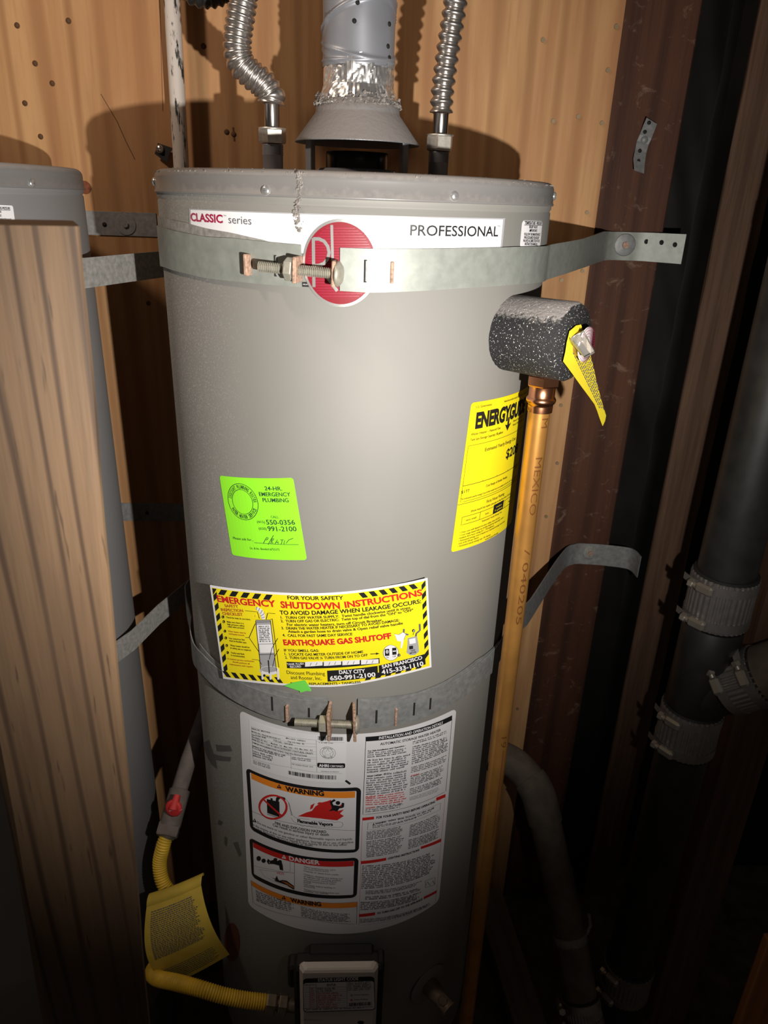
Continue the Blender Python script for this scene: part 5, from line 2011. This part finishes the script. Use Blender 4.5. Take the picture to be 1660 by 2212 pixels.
# russet plug in the plywood, pipe clip with its screw
c = at(184, 405, WY)
MB().lathe([(0.0105, 0), (0.0105, 0.0006), (0.0102, 0.0008), (0, 0.0008)], c, (0, -1, 0), 24, smooth=False).build('wood_plug', 'plug', wall, label='round russet plug')
clip = empty('pipe_clip', tuple(at(350, 328, WY)), 'torn black pipe clip with a bright screw beside the white pipe', 'bracket')
pts = [(341, 309), (374, 320), (366, 332), (362, 351), (352, 346), (334, 332)]
MB().prism([at(x, y, WY - 0.012) for x, y in pts], (0, 0.002, 0)).build('plate', 'gas_black', clip)
MB().box(at(350, 330, WY - 0.006), (0.012, 0.012, 0.010)).build('spacer', 'gas_black', clip)
MB().lathe([(0.0068, 0), (0.0066, 0.003), (0.0045, 0.005), (0.0, 0.0052)], at(346, 322, WY - 0.012), (0, -1, 0), 18).build('screw', 'chrome', clip)

# painted pipe against the plywood
wp0, wp1 = at(367, -80, 0.29), at(393, 380, 0.29)
d_ = (wp1 - wp0)
wp_b = wp1 + d_ * ((FLOOR_Z - wp1.z) / d_.z)
wpp = [wp0 - d_ * 0.8, wp0, wp1, Vector((wp1.x - 0.002, 0.29, FLOOR_Z))]
MB().tube(wpp, 0.0125, 22).build('painted_pipe', 'white_pipe', label='thin vertical pipe with flaking white paint against the plywood', cat='pipe')

# perforated hanger strip on the dark stud
m = MB()
rows = []
hs = [(1398, 254, 1420, 268, 0.320), (1390, 272, 1414, 284, 0.329), (1383, 290, 1408, 300, 0.338), (1377, 304, 1402, 312, 0.341), (1373, 322, 1397, 330, 0.337), (1369, 343, 1394, 350, 0.328), (1371, 368, 1392, 375, 0.316)]
fr, bk = [], []
for x0, y0, x1, y1, Y in hs:
    fr.append([at(x0, y0, Y), at(x1, y1, Y)])
    bk.append([at(x0, y0, Y) + Vector((0, 0.001, 0)), at(x1, y1, Y) + Vector((0, 0.001, 0))])
m.quadgrid(fr, smooth=False)
m.quadgrid(bk, smooth=False)
for k in (0, 1):
    m.quadgrid([[r[k] for r in fr], [r[k] for r in bk]], smooth=False)
hng = m.build('hanger_strip', 'galv_dull', label='short bent perforated steel strip screwed high on the dark stud', cat='strap')
for px, py, Y in ((1403, 265, 0.3225), (1394, 285, 0.332), (1383, 326, 0.336), (1380, 348, 0.3285)):
    MB().lathe([(0.0033, 0), (0.0033, 0.0006), (0, 0.0006)], at(px, py, Y - 0.001), (0, -1, 0), 10).build('punched_hole', 'dark', hng)
MB().lathe([(0.0062, 0), (0.0058, 0.002), (0, 0.003)], at(1393, 302, 0.338), (0, -1, 0), 14).build('screw', 'galv_dull', hng)

# ================================================================== FOREGROUND POST
m = MB()
rt_top, rt_bot = at(172, 489, -0.60), at(330, 2240, -0.60)
post_dir = (rt_bot - rt_top).normalized()
face_r = Vector((cos(radians(24)), -sin(radians(24)) * -1, 0))
face_r = Vector((cos(radians(22)), sin(radians(22)), 0))       # along the face, to its right edge
depth_v = Vector((-sin(radians(22)), cos(radians(22)), 0))
rows = []
NZ = 90
Lp = (FLOOR_Z - rt_top.z) / post_dir.z
for j in range(NZ + 1):
    c = rt_top + post_dir * (Lp * j / NZ)
    wv = 0.0012 * noise.noise(Vector((0, 0, c.z * 9))) + 0.0018 * noise.noise(Vector((4, 0, c.z * 3)))
    r = []
    W_, D_, e_ = 0.089, 0.089, 0.005
    for a, b_ in ((-W_ + e_, 0), (-e_, 0), (-e_ * 0.3, e_ * 0.3), (0, e_), (0, D_ - e_), (-e_, D_), (-W_ + e_, D_), (-W_, D_ - e_), (-W_, e_)):
        r.append(c + face_r * (a + wv) + depth_v * b_)
    rows.append(r)
m.quadgrid(rows, smooth=False, close_u=True)
m.cap(rows[0])
m.cap(rows[-1][::-1])
m.build('timber_post', 'post', label='weathered sawn-off wooden post in front of the half hidden heater', cat='post')

# ================================================================== DRAIN PIPES ON THE RIGHT
PX, PY, PR = 0.618, -0.02, 0.0460


def z_at(py, px=1500, Y=-0.066):
    return at(px, py, Y).z


def coupling(label, c, axis, r, L, ang, group='shielded pipe couplings', off=0.0):
    """steel-shielded rubber coupling: shield, two worm-drive clamps with their screws; ang: where the screws sit"""
    c, axis = Vector(c), Vector(axis).normalized()
    e = empty('pipe_coupling', tuple(c), label, 'coupling', group)
    MB().lathe([(r + 0.001, -L / 2 - 0.004), (r + 0.0045, -L / 2 - 0.004), (r + 0.0045, L / 2 + 0.004), (r + 0.001, L / 2 + 0.004)], c, axis, 48).build('rubber_sleeve', 'rubber', e)
    MB().lathe([(r + 0.0055, -L / 2), (r + 0.0055, -L * 0.28), (r + 0.0055, L * 0.28), (r + 0.0055, L / 2)], c, axis, 144, caps=False,
               fn=lambda a, h: 0.0007 * (1 if int(a / (2 * pi) * 72 + 1e-6) % 2 else -1), smooth=False).build('ribbed_shield', 'shield', e)
    u, w, d = frame_of(axis)
    rad = u * cos(ang) + w * sin(ang)
    tan_ = d.cross(rad)
    rot = Matrix((tan_, rad, d)).transposed()
    for h in (-L * 0.36, L * 0.36):
        MB().lathe([(r + 0.0058, h - 0.0080), (r + 0.0074, h - 0.0080), (r + 0.0074, h + 0.0080), (r + 0.0058, h + 0.0080)], c, axis, 64, smooth=False).build('clamp_band', 'shield', e)
        b_ = c + d * h + rad * (r + 0.0130)
        MB().box(b_, (0.030, 0.013, 0.0175), rot, bev=0.004).build('screw_housing', 'clamp', e)
        k = MB().tube([b_ - tan_ * 0.014, b_ - tan_ * 0.020], 0.0055, 12)
        k.hexnut(b_ - tan_ * 0.028, tan_, 0.0078, 0.0085)
        k.build('hex_screw', 'clamp', e)
        # free end of the band, lifting off
        q = [c + d * h + (rad * cos(t) - tan_ * sin(t)) * (r + 0.0075 + 0.010 * (t / 0.85) ** 2.0) for t in [0.25 + 0.6 * i / 8 for i in range(9)]]
        bm = MB()
        bm.quadgrid([[x + d * 0.006 for x in q], [x - d * 0.006 for x in q]])
        bm.quadgrid([[x + d * 0.006 + rad * 0.0007 for x in q], [x - d * 0.006 + rad * 0.0007 for x in q]])
        bm.build('band_end', 'shield', e)
    return e


zc1 = (z_at(1262, 1560) + z_at(1375, 1555)) / 2
zc2 = (z_at(1560, 1490) + z_at(1648, 1480)) / 2
zc3 = z_at(2150, 1370)
LC = abs(z_at(1262, 1560) - z_at(1375, 1555))
# frame_of((0,0,1)): u = (0,1,0)x(0,0,1) = (1,0,0); w = (0,1,0)
SCREW_ANG = radians(-146)
MB().lathe([(PR, zc1), (PR, 1.2), (PR, 1.8), (PR, 2.4)], (PX, PY, 0), seg=48).build('drain_pipe', 'pvc', label='thick black drain pipe above the upper coupling', cat='pipe', group='black drain pipes')
MB().lathe([(PR + 0.0005, z_at(540, 1652)), (PR + 0.0009, z_at(540, 1652)), (PR + 0.0009, z_at(490, 1655)), (PR + 0.0005, z_at(490, 1655))], (PX, PY, 0), seg=48, caps=False).build('pipe_label', 'galv_dull', bpy.data.objects['drain_pipe'])
MB().lathe([(PR, zc3), (PR, 0.3), (PR, zc2 - 0.005)], (PX, PY, 0), seg=48).build('drain_pipe', 'pvc', label='thick black drain pipe below the lower coupling', cat='pipe', group='black drain pipes')
MB().lathe([(PR, FLOOR_Z), (PR, zc3 - 0.005)], (PX, PY, 0), seg=40).build('drain_pipe', 'pvc', label='black drain pipe stub at the very bottom, under the lowest coupling', cat='pipe', group='black drain pipes')
wye = MB().lathe([(PR, zc2), (PR, zc2 + 0.03), (PR + 0.0035, zc2 + 0.034), (PR + 0.0035, zc1 - 0.034), (PR, zc1 - 0.03), (PR, zc1)], (PX, PY, 0), seg=48)
w0 = Vector((PX, PY, (zc1 * 0.25 + zc2 * 0.75)))
wdir = Vector((0.54, -0.42, 0.64)).normalized()
wye.tube([w0, w0 + wdir * 0.05, w0 + wdir * 0.10], [PR + 0.001, PR, PR * 0.98], 36)
wye.build('wye_fitting', 'pvc', label='black branching fitting between the two couplings', cat='fitting')
coupling('upper steel pipe coupling, on the black pipe at the right edge', (PX, PY, zc1), (0, 0, 1), PR, LC * 0.92, SCREW_ANG)
coupling('lower steel pipe coupling, under the branching fitting', (PX, PY, zc2), (0, 0, 1), PR, LC * 0.92, SCREW_ANG)
coupling('lowest steel pipe coupling, cut by the bottom edge', (PX, PY, zc3), (0, 0, 1), PR, LC * 0.92, SCREW_ANG)
uu, ww, _d = frame_of(wdir)
best = max(range(360), key=lambda a: (uu * cos(radians(a)) + ww * sin(radians(a))).dot(Vector((-0.75, -0.55, 0.35))))
coupling('slanting steel pipe coupling on the side branch', w0 + wdir * 0.092, wdir, PR * 0.98, LC * 0.66, radians(best))
bp_ = w0 + wdir * 0.118
MB().tube([bp_, bp_ + wdir * 0.05, bp_ + wdir * 0.09 + Vector((0.02, -0.01, -0.01)), bp_ + wdir * 0.12 + Vector((0.06, -0.02, -0.03)), bp_ + Vector((0.3, -0.1, 0.0))], PR * 1.08, 32).build('branch_pipe', 'dust_pipe', label='dusty grey elbow pipe leaving the side branch', cat='pipe')

# timber beside the pipe and the amber board in the corner
m = MB()
rows = []
for j in range(70):
    z = FLOOR_Z + 2.6 * j / 69
    w0_ = 0.712 + 0.002 * noise.noise(Vector((2, 0, z * 12)))
    rows.append([(w0_, 0.12, z), (w0_, 0.004, z), (w0_ + 0.003, 0.0, z), (0.797, 0.0, z), (0.80, 0.004, z), (0.80, 0.12, z)])
m.quadgrid(rows, smooth=False)
m.cap(rows[-1])
m.build('timber_upright', 'stud_rough', label='rough dark upright timber behind the black drain pipe', cat='timber')
a, b_ = at(1660, 2052, -0.10), at(1602, 2212, -0.10)
MB().box((a.x + 0.09, -0.09, FLOOR_Z + 0.21), (0.19, 0.02, 0.42), bev=0.002).build('corner_board', 'amber_board', label='amber board in the lower right corner', cat='board')

# grey waste pipe with its hanger, running down behind the copper pipe
gp = [at(1080, 1632, 0.20), at(1120, 1655, 0.18), at(1158, 1705, 0.14), at(1176, 1765, 0.11), at(1200, 1870, 0.07), at(1228, 2000, 0.01), at(1250, 2120, -0.05), at(1262, 2200, -0.09)]
e = empty('waste_pipe', tuple(gp[-1]), 'dust-covered grey waste pipe with an elbow, low behind the copper pipe', 'pipe')
gs = spline(gp, 10)
MB().tube(gs, 0.034, 28).build('pipe', 'dust_pipe', e)
MB().tube(gs[16:32], 0.0375, 28).build('elbow_hub', 'dust_pipe', e)
k0 = gs[52]
dk = (gs[54] - gs[50]).normalized()
MB().lathe([(0.0350, -0.009), (0.0358, -0.009), (0.0358, 0.009), (0.0350, 0.009)], k0, dk, 40).build('hanger_band', 'galv_dusty', e)
tk = [k0 + Vector((0.034, 0.0, 0.010)), k0 + Vector((0.044, 0.012, 0.022)), k0 + Vector((0.040, 0.02, 0.045))]
MB().tube(tk, [0.004, 0.004, 0.004], 6).build('hanger_tail', 'galv_dusty', e)
coupling('small dull coupling on the waste pipe at the bottom edge', gs[-4], dk, 0.033, 0.05, radians(200))

# plank lying on the floor towards the camera
fa, fb = Vector((0.375, 0.30, FLOOR_Z + 0.06)), Vector((0.46, -0.42, FLOOR_Z + 0.06))
d_ = (fb - fa).normalized()
sd = d_.cross(Vector((0, 0, 1))).normalized()
m = MB()
rot = Matrix((sd, Vector((0, 0, 1)), d_)).transposed()
m.box((0, 0, (fb - fa).length / 2), (0.075, 0.04, (fb - fa).length), bev=0.003)
pk = m.build('floor_plank', 'plank', origin=(0, 0, 0), label='dusty plank lying on the floor beside the copper pipe', cat='plank')
pk.matrix_world = Matrix.Translation(fa) @ rot.to_4x4()

# ================================================================== GAS LINE, BOTTOM LEFT
gv = empty('gas_shutoff', tuple(at(372, 1770, -0.10)), 'dusty gas pipe with a chipped red shutoff handle between the heaters', 'valve')
g0, g1, g2 = at(452, 1520, 0.06), at(408, 1640, 0.0), at(366, 1790, -0.10)
MB().tube([g0, g1, at(383, 1722, -0.055)], 0.0145, 20).build('pipe', 'gas_pipe', gv)
gd = (g2 - g1).normalized()
vb = at(378, 1745, -0.07)
MB().tube([vb - gd * 0.032, vb - gd * 0.03, vb + gd * 0.03, vb + gd * 0.032], [0.014, 0.0185, 0.0185, 0.015], 20).build('valve_body', 'gas_pipe', gv)
hb = at(377, 1744, -0.098)
hm = MB().lathe([(0.0145, 0), (0.0150, 0.004), (0.012, 0.006), (0, 0.0065)], hb, (-0.2, -1, 0.3), 18)
hm.tube([hb + Vector((0, -0.008, 0.002)), hb - gd * 0.028 + Vector((0, -0.012, 0.002))], [0.0085, 0.006], 8)
hm.build('red_handle', 'valve_red', gv)
MB().hexnut(at(368, 1778, -0.09), gd, 0.0205, 0.022).build('union_nut', 'gas_pipe', gv)
hz = empty('gas_connector', tuple(at(345, 1860, -0.12)), 'yellow coated corrugated gas hose looping between the heaters', 'hose')
hp = [at(360, 1805, -0.105), at(352, 1830, -0.115), at(345, 1865, -0.125), at(352, 1905, -0.14), at(372, 1935, -0.15), at(400, 1965, -0.16), at(398, 2010, -0.17), at(360, 2060, -0.18), at(330, 2095, -0.20),
      at(338, 2112, -0.24), at(380, 2122, -0.27), at(430, 2135, -0.285), at(480, 2150, -0.29), at(530, 2160, -0.29), at(577, 2165, -0.288)]
corrugated(hp, 0.0125, 0.0016, 0.0042, 18, per=6).build('hose', 'yellow_hose', hz)
e0, e1 = at(575, 2165, -0.288), at(632, 2172, -0.288)
ed = (e1 - e0).normalized()
MB().hexnut(e0, ed, 0.0165, 0.016).build('hex_nut', 'gas_fitting', hz)
MB().tube([e0 + ed * 0.014, e0 + ed * 0.022], 0.010, 14).build('collar', 'gas_fitting', hz)
MB().hexnut(e0 + ed * 0.02, ed, 0.0165, 0.014).build('hex_nut', 'gas_fitting', hz)
MB().tube([e0 + ed * 0.03, e1 + ed * 0.02], 0.0105, 14).build('nipple', 'gas_fitting', hz)
MB().tube([at(368, 1792, -0.098), at(360, 1808, -0.106)], [0.0175, 0.014], 18).build('flare_nut', 'gas_fitting', hz)

# old yellow tag on the hose: a curled sheet
tl, tr, br_, bl = at(313, 1968, -0.195), at(432, 1922, -0.185), at(496, 2062, -0.215), at(362, 2131, -0.235)


def tagp(s_, t_, off=0.0):
    c = tl.lerp(tr, s_).lerp(bl.lerp(br_, s_), t_)
    nrm = (tr - tl).cross(bl - tl).normalized()
    if nrm.y > 0:
        nrm = -nrm
    bulge = 0.014 * sin(pi * t_) - 0.010 * (1 - t_) ** 6 + 0.004 * sin(pi * s_)
    edge = 0.006 * sin(pi * t_) * (1 - 2 * s_)
    return c + nrm * (bulge + off) - (tr - tl).normalized() * (edge + 0.006 * sin(pi * t_))


m = MB()
m.quadgrid([[tagp(i / 20, j / 24) for i in range(21)] for j in range(25)])
m.quadgrid([[tagp(i / 20, j / 24, -0.0006) for i in range(21)] for j in range(25)])
roll = []
for j in range(9):                                   # top edge rolled over the hose
    a = pi * 1.1 * j / 8
    roll.append([tagp(i / 20, 0.0) + Vector((0, 0.012 * (1 - cos(a)), 0.010 * sin(a))) for i in range(21)])
m.quadgrid(roll)
ht = m.build('hose_tag', 'old_tag', label='faded yellow paper tag curled round the gas hose', cat='tag')
m = MB()
r3 = random.Random(5)
for j in range(34):
    t_ = 0.05 + 0.68 * j / 34 if j < 26 else 0.74 + 0.22 * (j - 26) / 8
    s_ = 0.10
    end = 0.90 - 0.12 * r3.random()
    while s_ < end:
        L = r3.uniform(0.015, 0.05)
        b0 = len(m.v)
        for a, c in ((s_, t_), (min(s_ + L, end), t_), (min(s_ + L, end), t_ + 0.010), (s_, t_ + 0.010)):
            m.v.append(tuple(tagp(a, c, 0.0006)))
        m.face((b0, b0 + 1, b0 + 2, b0 + 3))
        s_ += L + r3.uniform(0.006, 0.012)
m.build('tag_lettering', 'grey_print', ht, kind='stuff')

# ================================================================== GAS CONTROL AND DRAIN VALVE (parts of the heater)
GY = -0.318
a, b_ = at(646, 2097, GY), at(818, 2097, GY)
gw = b_.x - a.x
gx = (a.x + b_.x) / 2
gt = a.z - 0.002
m = MB()
rows = []
for fz, ins in ((-0.002, 0.007), (0.0, 0.003), (0.004, 0.0), (0.17, 0.0)):
    z = gt - fz
    x0, x1 = a.x + ins, b_.x - ins
    rows.append([(x0, GY + 0.014, z), (x0, GY + 0.008 + ins, z), (x0 + 0.006, GY + ins * 0.6, z), (x1 - 0.006, GY + ins * 0.6, z), (x1, GY + 0.008 + ins, z), (x1, GY + 0.014, z)])
m.quadgrid(rows, smooth=False)
m.cap(rows[0])
gc = m.build('gas_control', 'whitebox', heater, label='white gas control box with a status light label')
zb1 = at(735, 2072, GY + 0.03).z
zb2 = at(735, 2050, GY + 0.045).z
gb = MB().box((gx, GY + 0.030, zb1 - 0.075), (gw + 0.020, 0.030, 0.15), bev=0.005)
gb.box((gx + 0.003, GY + 0.046, zb2 - 0.03), (gw * 0.86, 0.022, 0.06), bev=0.004)
gb.box((gx - gw * 0.58, GY + 0.040, zb1 - 0.04), (0.022, 0.026, 0.05), bev=0.004)
gb.box((gx + gw * 0.54, GY + 0.034, zb1 - 0.010), (0.012, 0.026, 0.024), bev=0.003)
for fx_ in (-0.25, 0.25):
    gb.box((gx + gw * fx_, GY + 0.020, zb1 - 0.006), (gw * 0.16, 0.02, 0.012), bev=0.003)
gb.build('valve_bracket', 'gas_black', heater)
for px in (690, 770):
    MB().box(at(px, 2094, GY + 0.008), (0.010, 0.008, 0.006), bev=0.001).build('clip', 'whitebox', gc)
PS = PlaneSurf(GY)
p = Print(PS, (600, 1960, 3.32))
p.rrect([(182, 510), (694, 494), (703, 735), (185, 752)], 'black', 0.0004, 0.06)
p.rrect([(186, 540), (690, 524), (698, 728), (190, 745)], 'white', 0.0007, 0.05)
p.text('STATUS LIGHT CODE', (290, 529), (580, 517), 21, 'white', 0.0009, 0.03)
p.text('STATUS', (354, 560), (417, 557), 14, 'black', 0.0009, 0.03)
p.text('Light Pattern', (196, 553), (268, 550), 8, 'grey_print', 0.0009)
for l in ([(276, 538), (280, 722)], [(496, 530), (500, 715)], [(190, 557), (274, 555)], [(230, 557), (232, 722)], [(190, 722), (698, 708)], [(190, 574), (496, 566)]):
    p.stroke(l, 0.0004, 'black', 0.0009)
for i in range(9):
    y = 590 + i * 16.2
    p.stroke([(190, y), (496, y - 7)], 0.0003, 'grey_print', 0.0009)
    p.fine([(283, y - 12), (283 + (150, 110, 160, 180, 170, 175, 120, 160, 150)[i], y - 15), (283 + (150, 110, 160, 180, 170, 175, 120, 160, 150)[i], y - 2), (283, y)], 1, 'grey_print' if i < 2 else 'pink', 0.001, seed=70 + i, fill=0.6)
    p.fine([(236, y - 12), (268, y - 13), (268, y - 2), (236, y)], 1, 'pink', 0.001, seed=90 + i, fill=0.6)
p.fine([(503, 532), (680, 524), (685, 590), (503, 600)], 6, 'grey_print', 0.001, seed=61)
p.text('Normal Operation', (548, 629), (656, 625), 10, 'grey_print', 0.001, 0.01)
p.text('System Problem', (548, 663), (648, 659), 10, 'grey_print', 0.001, 0.01)
p.disc((530, 627), 9, 8, 'mid_print', 0.001, 14)
p.disc((530, 661), 9, 8, 'pink', 0.001, 14)
p.bars([(512, 682), (672, 674), (672, 698), (512, 706)], 75, 'black', 0.001, 6)
p.fine([(205, 728), (665, 712), (665, 722), (205, 740)], 1, 'grey_print', 0.001, seed=62)
p.fine([(185, 800), (330, 804), (310, 816), (185, 812)], 2, 'mid_print', 0.0006, seed=63)
p.disc((597, 824), 24, 12, 'dark', 0.0006, 20)
p.build('status_label', gc, kind='stuff')

dth = on_cyl(925, 2125, R1)
d = Vector((sin(dth[0]), -cos(dth[0]), 0))
dc = Vector((0, 0, dth[1])) + d * R1
dv = MB().lathe([(0.040, 0.0), (0.040, 0.0015), (0.036, 0.003), (0.0, 0.003)], dc, d, 36)
dv.build('drain_plate', 'jacket', heater)
dd_ = (d + Vector((0.10, 0, -0.15))).normalized()
e = MB().tube([dc, dc + dd_ * 0.018, dc + dd_ * 0.03, dc + dd_ * 0.05, dc + dd_ * 0.054], [0.016, 0.016, 0.0125, 0.0125, 0.014], 20)
dro = e.build('drain_valve', 'drain', heater, label='tan drain valve low on the jacket')
MB().hexnut(dc + dd_ * 0.03 + Vector((0.002, -0.008, 0.008)), (0.1, -0.6, 0.6), 0.008, 0.009).build('drain_screw', 'drain', dro)
